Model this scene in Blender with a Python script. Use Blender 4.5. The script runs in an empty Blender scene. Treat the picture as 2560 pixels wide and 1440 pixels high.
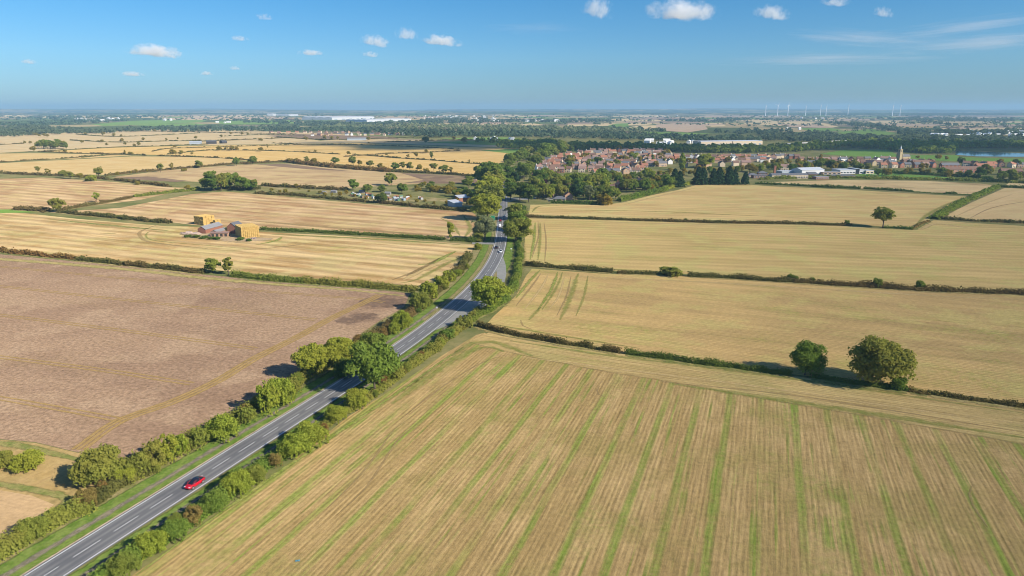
import bpy, bmesh, math, random
import numpy as np
from mathutils import Vector, Matrix
random.seed(7)
RN = np.random.default_rng(11)
sc = bpy.context.scene
COL = sc.collection
R = math.radians
# ------------------------------------------------------------------ survey: photo pixel (2560 x 1440) -> ground point
H, F = 85.0, 1708.0
PITCH = math.atan(450.0 / F)
CP, SP = math.cos(PITCH), math.sin(PITCH)
def P(px, py, z=0.0):
    u, v = (px - 1280) / F, (py - 720) / F
    k = (H - z) / (SP + v * CP)
    return Vector((u * k, (CP - v * SP) * k, z))
def depth(py):
    return H / (SP + (py - 720) / F * CP)
def m_of(pxh, py):
    return pxh * depth(py) / F
def aim(px, py, dist):
    u, v = (px - 1280) / F, (py - 720) / F
    return Vector((u * dist, (CP - v * SP) * dist, H + (-SP - v * CP) * dist))
ONES = 'zeroth first second third fourth fifth sixth seventh eighth ninth tenth eleventh twelfth thirteenth fourteenth fifteenth sixteenth seventeenth eighteenth nineteenth'.split()
TENS = {2: 'twenty', 3: 'thirty', 4: 'forty', 5: 'fifty', 6: 'sixty', 7: 'seventy', 8: 'eighty', 9: 'ninety'}
def ordn(i):
    if i < 20: return ONES[i]
    t, o = divmod(i, 10)
    return (TENS[t][:-1] + 'ieth') if o == 0 else TENS[t] + ' ' + ONES[o]
# ------------------------------------------------------------------ materials
def lin(r, g, b):
    f = lambda c: (c / 255 / 12.92) if c / 255 <= .04045 else ((c / 255 + .055) / 1.055) ** 2.4
    return (f(r), f(g), f(b))
class NT:
    def __init__(s, name):
        s.m = bpy.data.materials.new(name); s.m.use_nodes = True
        s.t = s.m.node_tree; s.t.nodes.clear()
        s.out = s.t.nodes.new('ShaderNodeOutputMaterial')
    def put(s, sock, v):
        if isinstance(v, bpy.types.NodeSocket): s.t.links.new(v, sock)
        elif isinstance(v, (tuple, list)) and len(v) == 3 and sock.type == 'RGBA': sock.default_value = (*v, 1)
        else: sock.default_value = v
    def n(s, typ, ins=None, **props):
        nd = s.t.nodes.new('ShaderNode' + typ)
        for k, v in props.items(): setattr(nd, k, v)
        for k, v in (ins or {}).items(): s.put(nd.inputs[k], v)
        return nd
    def math(s, op, a, b=0.0, c=0.0, clamp=False):
        return s.n('Math', {0: a, 1: b, 2: c}, operation=op, use_clamp=clamp).outputs[0]
    def mul(s, a, b): return s.math('MULTIPLY', a, b)
    def add(s, a, b): return s.math('ADD', a, b)
    def step(s, x, lo, hi):
        return s.n('MapRange', {'Value': x, 'From Min': lo, 'From Max': hi}, interpolation_type='SMOOTHSTEP').outputs[0]
    def mix(s, f, a, b, blend='MIX'):
        nd = s.n('MixRGB', {0: f, 1: a, 2: b}, blend_type=blend); return nd.outputs[0]
    def pos(s): return s.n('NewGeometry').outputs['Position']
    def attr(s, name): return s.n('Attribute', attribute_name=name).outputs['Fac']
    def noise(s, vec, scale=1.0, detail=3.0, rough=.55, dist=0.0):
        return s.n('TexNoise', {'Vector': vec, 'Scale': scale, 'Detail': detail, 'Roughness': rough, 'Distortion': dist}).outputs[0]
    def vec(s, x, y, z=0.0): return s.n('CombineXYZ', {0: x, 1: y, 2: z}).outputs[0]
    def ramp(s, f, stops):
        nd = s.n('ValToRGB', {0: f}); e = nd.color_ramp.elements
        while len(e) < len(stops): e.new(.5)
        for q, (p, c) in zip(e, stops): q.position = p; q.color = (*c, 1)
        return nd.outputs[0]
    def surf(s, color, rough=.9, spec=.15, metal=0.0, bump=None, bs=.3, bd=.2):
        ins = {'Base Color': color, 'Roughness': rough, 'Specular IOR Level': spec, 'Metallic': metal}
        if bump is not None:
            ins['Normal'] = s.n('Bump', {'Height': bump, 'Strength': bs, 'Distance': bd}).outputs[0]
        b = s.n('BsdfPrincipled', ins)
        s.t.links.new(b.outputs[0], s.out.inputs[0]); return s.m
    def diff(s, color, alpha=None, bump=None, bs=.5, bd=.3):
        ins = {'Color': color, 'Roughness': .6}
        if bump is not None:
            ins['Normal'] = s.n('Bump', {'Height': bump, 'Strength': bs, 'Distance': bd}).outputs[0]
        sh = s.n('BsdfDiffuse', ins).outputs[0]
        if alpha is not None:
            sh = s.n('MixShader', {0: alpha, 1: s.n('BsdfTransparent').outputs[0], 2: sh}).outputs[0]
        s.t.links.new(sh, s.out.inputs[0]); return s.m
def plain(name, col, rough=.8, spec=.3, metal=0.0, var=.12, scale=.8):
    t = NT(name)
    f = t.noise(t.pos(), scale, 4)
    c = t.mix(f, tuple(x * (1 - var) for x in col), tuple(min(1, x * (1 + var)) for x in col))
    return t.surf(c, rough, spec, metal)
def across(t, d, p=None):
    """u across the rows, w along them, from world position; d is the row direction."""
    p = p or t.pos()
    sx = t.n('SeparateXYZ', {0: p})
    x, y = sx.outputs[0], sx.outputs[1]
    u = t.add(t.mul(x, d[1]), t.mul(y, -d[0])); w = t.add(t.mul(x, d[0]), t.mul(y, d[1]))
    return u, w
def field_mat(name, c1, c2, c3, d, green=(.16, .20, .04), gpatch=.25, swath=9.0, fine=1.2, stripes=None, gs=0.0, speck=.3, dark=None, darkamt=0.0, streak=.8, rows=None, gfine=0.0, gfw=2.1):
    """stubble or soil: streaks along the rows, swaths, patches of regrowth, a rough speckle of straw."""
    t = NT(name); p = t.pos()
    u, w = across(t, d, p)
    nb = t.noise(t.vec(t.mul(u, 1 / swath), t.mul(w, .012)), 1, 4, .6)
    ns = t.noise(t.vec(t.mul(u, 1 / fine), t.mul(w, .03 / fine * 2)), 1, 3, .6)
    sp = t.noise(p, .75, 6, .78)
    big = t.noise(p, .018, 4, .6)
    f = t.add(t.add(t.mul(nb, .9 * streak), t.mul(ns, .45 * streak)), t.mul(big, .45))
    f = t.math('MULTIPLY_ADD', f, 1.0 / (1.35 * streak + .45), 0)
    f = t.step(f, .41 if streak < 1.15 else .44, .59 if streak < 1.15 else .56)
    col = t.mix(f, c1, c2)
    col = t.mix(t.step(t.noise(p, .035, 5, .65), .48, .62), col, c3)
    if gpatch > 0:
        g = t.step(t.add(t.mul(t.noise(p, .022, 4, .6), .6), t.mul(nb, .4)), .5, .66)
        g = t.mul(g, t.step(t.noise(p, .5, 4, .7), .35, .65))
        col = t.mix(t.mul(g, gpatch), col, green)
    if stripes:
        per, ph, wid = stripes
        wob = t.mul(t.add(t.noise(t.vec(t.mul(u, .02), t.mul(w, .03)), 1, 3), -.5), 1.5)
        uu = t.mul(t.add(t.add(u, wob), -ph), 1 / per)
        fr = t.math('ABSOLUTE', t.add(t.math('FRACT', t.add(uu, .5)), -.5))          # 0 on the stripe
        band = t.math('SUBTRACT', 1, t.step(fr, wid * .35, wid))
        lon = t.step(t.noise(t.vec(t.math('FLOOR', t.add(uu, .5)), t.mul(w, .016)), 1.3, 4, .6), .33, .56)
        rag = t.step(t.add(t.noise(p, .9, 4, .75), t.mul(ns, .4)), .42, .78)
        col = t.mix(t.mul(t.mul(t.mul(band, lon), t.math('MULTIPLY_ADD', rag, .75, .25)), gs), col, green)
    if gfine > 0:
        gf = t.noise(t.vec(t.mul(u, 1 / gfw), t.mul(w, .025 / gfw)), 1.0, 3, .6)
        gf = t.mul(t.step(gf, .54, .66), t.step(t.noise(p, .05, 4, .6), .38, .6))
        col = t.mix(t.mul(gf, gfine), col, green)
    if dark:
        dk = t.step(t.add(t.mul(t.noise(p, .012, 5, .65), .7), t.mul(nb, .3)), .5, .68)
        col = t.mix(t.mul(dk, darkamt), col, dark)
    nw = .4 if streak > .3 else .0
    lum = t.math('MULTIPLY_ADD', t.add(t.mul(sp, 1 - nw), t.mul(ns, nw)), speck * 4, 1 - speck * 2)
    if rows:
        per_, am = rows
        ph_ = t.add(t.mul(u, 6.2832 / per_), t.mul(t.noise(t.vec(t.mul(u, .3), t.mul(w, .02)), 1, 2), 5))
        lum = t.add(lum, t.mul(t.mul(t.math('SINE', ph_), t.step(t.noise(t.vec(t.mul(u, .25), t.mul(w, .01)), 1, 3), .25, .55)), am))
    lum = t.math('MAXIMUM', lum, .3)
    col = t.mix(1.0, col, t.n('CombineXYZ', {0: lum, 1: lum, 2: lum}).outputs[0], 'MULTIPLY')
    return t.diff(col, bump=t.add(sp, t.mul(ns, nw * 1.5)), bs=.55, bd=.35)
def soft_mat(name, c1, c2, op=1.0, soft=.5, rag=.5, sc_=.6, speck=.25):
    """a soft, ragged edged strip: uses the ribbon's 'ac' (across, -1..1) attribute"""
    t = NT(name); p = t.pos()
    a = t.math('ABSOLUTE', t.attr('ac'))
    edge = t.math('SUBTRACT', 1, t.step(t.add(a, t.mul(t.add(t.noise(p, .25, 4, .7), -.5), rag * 2)), 1 - soft, 1.0))
    sp = t.noise(p, 1.3, 5, .7)
    col = t.mix(t.step(t.noise(p, sc_, 4, .65), .35, .65), c1, c2)
    lum = t.math('MULTIPLY_ADD', sp, speck * 4, 1 - speck * 2)
    col = t.mix(1.0, col, t.n('CombineXYZ', {0: lum, 1: lum, 2: lum}).outputs[0], 'MULTIPLY')
    return t.diff(col, t.mul(edge, op), sp, .5, .3)
FOL = {}
def fol_mat(tone, lo, hi, warm, tr=.36):
    """leaves: colour varies leaf to leaf ('tone'), clump to clump and from plant to plant"""
    t = NT('leaves_' + tone); p = t.pos()
    f = t.add(t.mul(t.attr('tone'), .75), t.mul(t.noise(p, .22, 3, .6), .45))
    col = t.mix(t.step(f, .2, .9), lo, hi)
    oi = t.n('ObjectInfo').outputs['Random']
    col = t.mix(t.mul(t.step(t.add(t.noise(p, .06, 3), t.mul(oi, .35)), .5, .85), .7), col, warm)
    d = t.n('BsdfDiffuse', {'Color': col, 'Roughness': .8}).outputs[0]
    tr_ = t.n('BsdfTranslucent', {'Color': t.mix(.5, col, hi)}).outputs[0]
    sh = t.n('MixShader', {0: tr, 1: d, 2: tr_}).outputs[0]
    t.t.links.new(sh, t.out.inputs[0]); FOL[tone] = t.m
    return t.m
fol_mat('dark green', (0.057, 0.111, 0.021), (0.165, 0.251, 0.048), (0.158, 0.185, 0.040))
fol_mat('mid green', (0.090, 0.152, 0.025), (0.251, 0.337, 0.058), (0.238, 0.251, 0.048))
fol_mat('olive', (0.125, 0.160, 0.029), (0.330, 0.356, 0.066), (0.304, 0.271, 0.059))
fol_mat('yellow green', (0.141, 0.194, 0.024), (0.407, 0.462, 0.064), (0.352, 0.341, 0.050))
fol_mat('autumn orange', (0.224, 0.143, 0.021), (0.528, 0.343, 0.053), (0.264, 0.251, 0.042))
fol_mat('brownish', (0.090, 0.092, 0.029), (0.218, 0.211, 0.059), (0.211, 0.132, 0.053))
fol_mat('russet', (0.147, 0.111, 0.036), (0.343, 0.264, 0.079), (0.290, 0.145, 0.050))
fol_mat('purple', (0.041, 0.021, 0.025), (0.116, 0.046, 0.061), (0.079, 0.032, 0.036))
fol_mat('grey green', (0.133, 0.174, 0.071), (0.330, 0.376, 0.178), (0.251, 0.257, 0.119))
fol_mat('blackish green', (0.018, 0.045, 0.017), (0.057, 0.110, 0.042), (0.046, 0.077, 0.026), .1)
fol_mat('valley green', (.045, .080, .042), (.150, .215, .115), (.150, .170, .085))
BARK = plain('bark', (.11, .085, .06), .95, .1, var=.3, scale=3)
# ------------------------------------------------------------------ mesh helpers
def link(name, me, mat=None, parent=None):
    o = bpy.data.objects.new(name, me); COL.objects.link(o)
    if mat is not None and me is not None:
        me.materials.clear()
        for mm in (mat if isinstance(mat, (list, tuple)) else [mat]): me.materials.append(mm)
    if parent is not None: o.parent = parent
    return o
def tag(o, label=None, cat=None, group=None, kind=None):
    if label: o['label'] = label
    if cat: o['category'] = cat
    if group: o['group'] = group
    if kind: o['kind'] = kind
    return o
def empty(name, loc=(0, 0, 0), rz=0.0, s=1.0):
    o = bpy.data.objects.new(name, None); COL.objects.link(o)
    o.location = loc; o.rotation_euler = (0, 0, rz)
    o.scale = (s, s, s) if not isinstance(s, (tuple, list)) else s
    return o
def mesh_np(name, V, Q, tone=None, attrs=None, mats=None):
    """V (n,3), Q (m,k) faces of equal size"""
    me = bpy.data.meshes.new(name)
    Q = np.asarray(Q, dtype=np.int32); k = Q.shape[1]
    me.vertices.add(len(V)); me.vertices.foreach_set('co', np.asarray(V, dtype=np.float32).ravel())
    me.loops.add(Q.size); me.loops.foreach_set('vertex_index', Q.ravel())
    me.polygons.add(len(Q)); me.polygons.foreach_set('loop_start', np.arange(0, Q.size, k, dtype=np.int32))
    if mats is not None: me.polygons.foreach_set('material_index', np.asarray(mats, dtype=np.int32))
    me.update(calc_edges=True)
    for an, av in (attrs or {}).items():
        a = me.attributes.new(an, 'FLOAT', 'POINT'); a.data.foreach_set('value', np.asarray(av, dtype=np.float32))
    if tone is not None:
        a = me.attributes.new('tone', 'FLOAT', 'POINT'); a.data.foreach_set('value', np.asarray(tone, dtype=np.float32))
    me.validate()
    return me
def quads(C, N, S, rng=None, asp=1.0):
    """leaf quads: centres, normals, half sizes"""
    g = rng or RN
    n = len(C)
    N = N + g.normal(0, .55, (n, 3)); N /= np.linalg.norm(N, axis=1, keepdims=True) + 1e-9
    A = np.cross(N, g.normal(0, 1, (n, 3))); A /= np.linalg.norm(A, axis=1, keepdims=True) + 1e-9
    B = np.cross(N, A)
    S = np.asarray(S).reshape(-1, 1) * np.ones((n, 1))
    a, b = A * S, B * S * asp
    bend = N * S * .25
    V = np.stack([C - a - b * .6, C + a * .7 - b + bend, C + a + b * .6, C - a * .7 + b + bend], 1).reshape(-1, 3)
    Q = np.arange(4 * n).reshape(-1, 4)
    return V, Q, np.repeat(g.random(n), 4)
def smooth(pts, step):
    """Catmull-Rom through the points, resampled about every step metres (2-D)"""
    p = [Vector((q[0], q[1], 0)) for q in pts]
    p = [p[0] * 2 - p[1]] + p + [p[-1] * 2 - p[-2]]
    out = []
    for i in range(1, len(p) - 2):
        n = max(1, int((p[i + 1] - p[i]).length / step))
        for j in range(n):
            t = j / n
            a, b, c, d = p[i - 1], p[i], p[i + 1], p[i + 2]
            out.append(.5 * ((2 * b) + (c - a) * t + (2 * a - 5 * b + 4 * c - d) * t * t + (3 * b - a - 3 * c + d) * t ** 3))
    out.append(p[-2])
    return np.array([(q.x, q.y) for q in out])
def normals2(p):
    d = np.gradient(p, axis=0); d /= np.linalg.norm(d, axis=1, keepdims=True) + 1e-9
    return d, np.stack([-d[:, 1], d[:, 0]], 1)
def ribbon(name, pts, w0, w1, mat, z, nx=1, step=None, kind='structure', wv=None):
    """a strip laid along pts between the offsets w0 and w1 (left positive)"""
    L = smooth(pts, step or 4)
    d, nn = normals2(L)
    ts = np.linspace(0, 1, nx + 1)
    wv = np.ones(len(L)) if wv is None else np.interp(np.linspace(0, 1, len(L)), np.linspace(0, 1, len(wv)), wv)
    V, ac = [], []
    for i in range(len(L)):
        for t in ts:
            q = L[i] + nn[i] * (w0 + (w1 - w0) * t) * wv[i]
            V.append((q[0], q[1], z)); ac.append(t * 2 - 1)
    k = nx + 1
    Q = [(i * k + j, (i + 1) * k + j, (i + 1) * k + j + 1, i * k + j + 1) for i in range(len(L) - 1) for j in range(nx)]
    me = mesh_np(name, np.array(V), Q, attrs={'ac': ac})
    # faces up
    if me.polygons[0].normal.z < 0: me.flip_normals()
    o = link(name, me, mat)
    if kind: o['kind'] = kind
    return o
def sheet(name, px, mat, z, kind='structure', world=False):
    pts = [Vector((q[0], q[1], z)) if world else P(*q) for q in px]
    me = bpy.data.meshes.new(name)
    me.from_pydata([(q.x, q.y, z) for q in pts], [], [list(range(len(pts)))]); me.update()
    if me.polygons[0].normal.z < 0: me.flip_normals()
    o = link(name, me, mat); o['kind'] = kind
    return o
class MB:
    """collects boxes, prisms, tubes -> one mesh object"""
    def __init__(s): s.v, s.f, s.mi = [], [], []
    def face(s, idx, m=0): s.f.append(idx); s.mi.append(m)
    def box(s, x0, y0, z0, x1, y1, z1, m=0, M=None):
        b = len(s.v)
        c = [(x0, y0, z0), (x1, y0, z0), (x1, y1, z0), (x0, y1, z0), (x0, y0, z1), (x1, y0, z1), (x1, y1, z1), (x0, y1, z1)]
        s.v += [tuple(M @ Vector(q)) for q in c] if M else c
        for q in ((0, 3, 2, 1), (4, 5, 6, 7), (0, 1, 5, 4), (1, 2, 6, 5), (2, 3, 7, 6), (3, 0, 4, 7)): s.face([b + i for i in q], m)
    def prism(s, prof, y0, y1, m=0, M=None):
        """profile in x,z (counter-clockwise seen from -y) extruded along y"""
        b = len(s.v); n = len(prof)
        c = [(x, y0, z) for x, z in prof] + [(x, y1, z) for x, z in prof]
        s.v += [tuple(M @ Vector(q)) for q in c] if M else c
        s.face([b + i for i in range(n)], m); s.face([b + 2 * n - 1 - i for i in range(n)], m)
        for i in range(n):
            j = (i + 1) % n; s.face([b + i, b + n + i, b + n + j, b + j], m)
    def tube(s, p0, p1, r0, r1, k=6, m=0, cap=True):
        p0, p1 = Vector(p0), Vector(p1); ax = (p1 - p0)
        q = ax.to_track_quat('Z', 'Y'); b = len(s.v)
        for p, r in ((p0, r0), (p1, r1)):
            for i in range(k):
                a = 2 * math.pi * i / k
                s.v.append(tuple(p + q @ Vector((math.cos(a) * r, math.sin(a) * r, 0))))
        for i in range(k):
            j = (i + 1) % k; s.face([b + i, b + j, b + k + j, b + k + i], m)
        if cap: s.face([b + k + i for i in range(k)], m); s.face([b + k - 1 - i for i in range(k)], m)
    def mesh(s, name):
        me = bpy.data.meshes.new(name); me.from_pydata(s.v, [], s.f)
        me.polygons.foreach_set('material_index', s.mi); me.update(); return me
    def build(s, name, mat, parent=None): return link(name, s.mesh(name), mat, parent)
def copy_tree(o, parent=None):
    c = o.copy(); COL.objects.link(c)
    if parent is not None: c.parent = parent
    for ch in list(o.children): copy_tree(ch, c)
    return c
def walk(o):
    yield o
    for c in o.children: yield from walk(c)
def paint(o, old, new):
    """object level material on every part that uses a material"""
    for q in walk(o):
        if q.type == 'MESH':
            for sl in q.material_slots:
                if sl.material == old: sl.link = 'OBJECT'; sl.material = new
# ------------------------------------------------------------------ camera, sky, sun, air
cam = bpy.data.cameras.new('camera'); co = bpy.data.objects.new('camera', cam); COL.objects.link(co)
co.location = (0, 0, H); co.rotation_euler = (R(90) - PITCH, 0, 0)
cam.sensor_width = 36; cam.lens = F / 2560 * 36; cam.clip_start = .5; cam.clip_end = 90000
sc.camera = co
EL = R(31); AZ = Vector((.86, -.51)).normalized()
S = Vector((AZ.x * math.cos(EL), AZ.y * math.cos(EL), math.sin(EL)))
sun = bpy.data.lights.new('sun', 'SUN'); sun.energy = 4.6; sun.angle = R(.5); sun.color = (1, .92, .78)
so = bpy.data.objects.new('sun', sun); COL.objects.link(so); so.rotation_euler = S.to_track_quat('Z', 'Y').to_euler()
so.location = (300, -180, 400)
w = bpy.data.worlds.new('World'); sc.world = w; w.use_nodes = True
wt = w.node_tree; bg = wt.nodes['Background']
sky = wt.nodes.new('ShaderNodeTexSky'); sky.sky_type = 'NISHITA'; sky.sun_disc = False
sky.sun_elevation = EL; sky.sun_rotation = math.atan2(AZ.x, AZ.y)
sky.altitude = 100; sky.air_density = 1.15; sky.dust_density = .25; sky.ozone_density = 5.0
tcs = wt.nodes.new('ShaderNodeTexCoord'); sxs = wt.nodes.new('ShaderNodeSeparateXYZ'); wt.links.new(tcs.outputs['Generated'], sxs.inputs[0])
tint = wt.nodes.new('ShaderNodeValToRGB'); wt.links.new(sxs.outputs[2], tint.inputs[0])
el_ = tint.color_ramp.elements; el_[0].position = 0; el_[0].color = (.40, .62, .98, 1); el_[1].position = .14; el_[1].color = (.30, .65, .915, 1)
e4 = el_.new(.065); e4.color = (.42, .69, .98, 1); e3 = el_.new(.8); e3.color = (.80, 1.0, 1.15, 1)
mulc = wt.nodes.new('ShaderNodeMixRGB'); mulc.blend_type = 'MULTIPLY'; mulc.inputs[0].default_value = 1
wt.links.new(sky.outputs[0], mulc.inputs[1]); wt.links.new(tint.outputs[0], mulc.inputs[2])
wt.links.new(mulc.outputs[0], bg.inputs[0]); bg.inputs[1].default_value = .085
sc.view_settings.view_transform = 'Standard'; sc.view_settings.look = 'None'
sc.view_settings.exposure = .62; sc.view_settings.gamma = 1
sc.cycles.max_bounces = 12; sc.cycles.diffuse_bounces = 2; sc.cycles.glossy_bounces = 2; sc.cycles.transmission_bounces = 2
sc.cycles.transparent_max_bounces = 12; sc.cycles.volume_bounces = 10; sc.cycles.use_denoising = True; sc.cycles.filter_width = 1.0
sc.cycles.caustics_reflective = False; sc.cycles.caustics_refractive = False
hz = NT('air'); pv = hz.n('VolumePrincipled', {'Color': (.37, .62, .86), 'Density': 8e-5, 'Anisotropy': .0})
hz.t.links.new(pv.outputs[0], hz.out.inputs['Volume'])
b = MB(); b.box(-19000, -3000, -3, 19000, 22000, 175); ho = b.build('haze', hz.m); ho['kind'] = 'stuff'
# ------------------------------------------------------------------ ground
def pdir(a, b):
    d = P(*b) - P(*a); d = d.normalized(); return (d.x, d.y)
t = NT('country_ground'); p = t.pos()
sx = t.n('SeparateXYZ', {0: p})
wob = t.mul(t.noise(p, .0016, 3), 260)
pv = t.vec(t.add(t.mul(sx.outputs[0], .0030), t.mul(wob, .004)), t.add(t.mul(sx.outputs[1], .0021), t.mul(wob, .003)))
vo = t.n('TexVoronoi', {'Vector': pv, 'Scale': 1.0})
cell = t.n('SeparateColor', {0: vo.outputs['Color']})
farc = t.ramp(cell.outputs[0], [(0, (.36, .27, .14)), (.22, (.45, .35, .19)), (.23, (.11, .15, .045)), (.42, (.16, .21, .06)), (.43, (.20, .15, .10)), (.62, (.30, .23, .14)), (.63, (.06, .085, .03)), (1, (.10, .13, .05))])
farc.node.color_ramp.interpolation = 'CONSTANT'
row = t.noise(t.vec(t.mul(sx.outputs[0], .004), t.mul(sx.outputs[1], .02)), 1, 4)
farc = t.mix(t.mul(t.step(t.noise(p, .004, 5, .7), .5, .62), .75), farc, (.045, .065, .028))
farc = t.mix(t.mul(row, .4), farc, (.15, .15, .06))
near = t.mix(t.step(t.noise(p, .03, 5, .65), .35, .65), (.115, .125, .042), (.215, .185, .080))
near = t.mix(t.mul(t.step(t.noise(p, .4, 4, .7), .45, .7), .5), near, (.08, .10, .03))
col = t.mix(t.step(sx.outputs[1], 1900, 2600), near, farc)
GROUND = t.diff(col, bump=t.noise(p, .9, 4), bs=.4, bd=.3)
sheet('ground', [(-18900, -2900), (18900, -2900), (18900, 21900), (-18900, 21900)], GROUND, 0, world=True)
t = NT('wooded_hills'); p = t.pos(); sx = t.n('SeparateXYZ', {0: p})
v_ = t.vec(t.mul(sx.outputs[0], .0011), t.mul(sx.outputs[1], .0016))
cc = t.n('SeparateColor', {0: t.n('TexVoronoi', {'Vector': v_, 'Scale': 1.0}).outputs['Color']})
hc = t.mix(t.step(cc.outputs[0], .40, .42), (.035, .055, .022), (.30, .24, .13)); hc = t.mix(t.step(cc.outputs[1], .72, .74), hc, (.10, .15, .05))
HILL = t.diff(t.mix(t.step(t.noise(p, .004, 4), .42, .58), hc, (.035, .05, .022)))
def far_hills(name, y0, y1, amp, seed, x0=-17000, x1=17000):
    nx, ny = 220, 30
    g = np.random.default_rng(seed)
    xs = np.linspace(x0, x1, nx); ys = np.linspace(y0, y1, ny)
    prof = sum(np.sin(xs / L_ + g.random() * 7) * a for L_, a in ((2600, 1), (1100, .6), (520, .3), (230, .12)))
    prof = (prof - prof.min()) / np.ptp(prof) * .6 + .4
    sh = np.sin(np.linspace(0, math.pi, ny)) ** 1.2
    V = np.array([(x, y + 400 * math.sin(x / 3100 + seed), h * s_ * amp - .5) for y, s_ in zip(ys, sh) for x, h in zip(xs, prof)])
    Q = [(j * nx + i, j * nx + i + 1, (j + 1) * nx + i + 1, (j + 1) * nx + i) for j in range(ny - 1) for i in range(nx - 1)]
    me = mesh_np(name, V, Q); me.polygons.foreach_set('use_smooth', [True] * len(me.polygons))
    link(name, me, HILL)['kind'] = 'structure'
far_hills('hills', 8600, 11500, 26, 3); far_hills('hills', 12500, 16500, 62, 5); far_hills('hills', 17000, 20500, 78, 9)
# ------------------------------------------------------------------ the road
CL = [(-60, 1560), (30, 1494), (170, 1406), (248, 1355), (350, 1291), (449, 1227.5), (553, 1161.6), (616, 1120.7), (712, 1060), (790, 1011), (859, 967), (967, 895), (1040, 844), (1082, 812), (1115, 785), (1155, 752), (1187, 722),
      (1222, 680), (1240, 648), (1249.5, 620), (1254, 595), (1256, 567), (1257.5, 530), (1258.5, 495), (1258.5, 470), (1258, 452), (1257, 438)]
RP = [tuple(P(*q)[:2]) for q in CL]
# keep straight where the road is straight: light smoothing of the surveyed points
RPs = [RP[0]] + [tuple((np.array(RP[i - 1]) + 2 * np.array(RP[i]) + np.array(RP[i + 1])) / 4) for i in range(1, len(RP) - 1)] + [RP[-1]]
ROADLINE = smooth(RPs, 2.0)
_d = np.diff(ROADLINE, axis=0); ROADS = np.concatenate([[0], np.cumsum(np.linalg.norm(_d, axis=1))])
def road_at(s, off=0.0):
    x = np.interp(s, ROADS, ROADLINE[:, 0]); y = np.interp(s, ROADS, ROADLINE[:, 1])
    x2 = np.interp(s + 2, ROADS, ROADLINE[:, 0]); y2 = np.interp(s + 2, ROADS, ROADLINE[:, 1])
    x1 = np.interp(s - 2, ROADS, ROADLINE[:, 0]); y1 = np.interp(s - 2, ROADS, ROADLINE[:, 1])
    d = Vector((x2 - x1, y2 - y1)).normalized()
    return Vector((x - d.y * off, y + d.x * off)), d
def road_s(px, py):
    q = P(px, py); return ROADS[np.argmin((ROADLINE[:, 0] - q.x) ** 2 + (ROADLINE[:, 1] - q.y) ** 2)]
ROADDIR = pdir((350, 1291), (1040, 844))
t = NT('asphalt'); p = t.pos(); ac = t.attr('ac')
lane = t.math('ABSOLUTE', t.add(t.math('ABSOLUTE', ac), -.5))              # 0 in mid lane, .5 on the centre line and the edge
trk = t.math('ABSOLUTE', t.add(lane, -.21))
wheel = t.math('SUBTRACT', 1, t.step(t.add(trk, t.mul(t.add(t.noise(p, .2, 3), -.5), .06)), .02, .15))
c = t.mix(wheel, (.150, .146, .142), (.225, .217, .200))
c = t.mix(t.mul(t.step(t.noise(p, .09, 4, .6), .45, .7), .5), c, (.088, .088, .095))
c = t.mix(t.mul(t.noise(p, 6, 4, .7), .35), c, (.21, .20, .19))
ASPHALT = t.surf(c, .85, .2)
for tt in (ASPHALT,): pass
road = ribbon('road', RPs, 3.95, -3.95, ASPHALT, .30, nx=8, step=3)
t = NT('road_paint'); p = t.pos()
PAINT = t.surf(t.mix(t.mul(t.step(t.noise(p, 2.5, 4, .7), .45, .75), .55), (.78, .76, .72), (.22, .21, .20)), .7, .2)
for off in (3.42, -3.42):
    ribbon('edge_line', RPs, off + .12, off - .12, PAINT, .32, step=3)
V, Q = [], []
s = road_s(194, 1390) - 54
while s < road_s(1258, 470):
    if abs(s - (road_s(194, 1390) + 2)) < 0: s += 9; continue
    ln = 6.0
    for i in range(3):
        a, d = road_at(s + ln * i / 3); e, d2 = road_at(s + ln * (i + 1) / 3)
        b0 = len(V)
        for q, dd in ((a, d), (e, d2)):
            V += [(q.x - dd.y * .085, q.y + dd.x * .085, .325), (q.x + dd.y * .085, q.y - dd.x * .085, .325)]
        Q.append((b0, b0 + 1, b0 + 3, b0 + 2))
    s += 9.0
me = mesh_np('centre_line', np.array(V), Q)
if me.polygons[0].normal.z < 0: me.flip_normals()
link('centre_line', me, PAINT)['kind'] = 'structure'
# verges, worn strips and footpath beside the road
VERGE = soft_mat('verge_grass', (.085, .14, .022), (.15, .19, .045), 1, .3, .35, .35, .3)
VERGE2 = soft_mat('dry_verge', (.15, .145, .05), (.25, .20, .095), 1, .5, .5, .3, .3)
DIRT = soft_mat('worn_footway', (.20, .165, .13), (.27, .22, .16), .65, .7, .8, .3, .3)
RIM = soft_mat('kerb_dust', (.34, .27, .19), (.44, .36, .26), .85, .5, .5, .4, .25)
sA, sB, sC = road_s(-40, 1545), road_s(1155, 752), road_s(1257, 540)
def along(s0, s1, off=0.0, n=40):
    return [tuple(road_at(s0 + (s1 - s0) * i / n, off)[0]) for i in range(n + 1)]
ribbon('verge', along(sA, sC), 12, 3.7, VERGE, .12, 4)
ribbon('verge', along(sA, sC), -3.7, -10.5, VERGE, .12, 4)
ribbon('verge_margin', along(sA, sC), 17, 10, VERGE2, .11, 4)
ribbon('worn_path', along(sA, road_s(1150, 757)), 8.4, 6.2, DIRT, .16, 3)
ribbon('worn_path', along(sA, road_s(1090, 806)), -5.6, -7.6, DIRT, .16, 3)
ribbon('kerb_dust', along(sA, sC), 4.75, 3.75, RIM, .18, 2)
ribbon('worn_path', along(road_s(1090, 806), sC), 7.4, 4.6, VERGE2, .15, 3)
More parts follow.
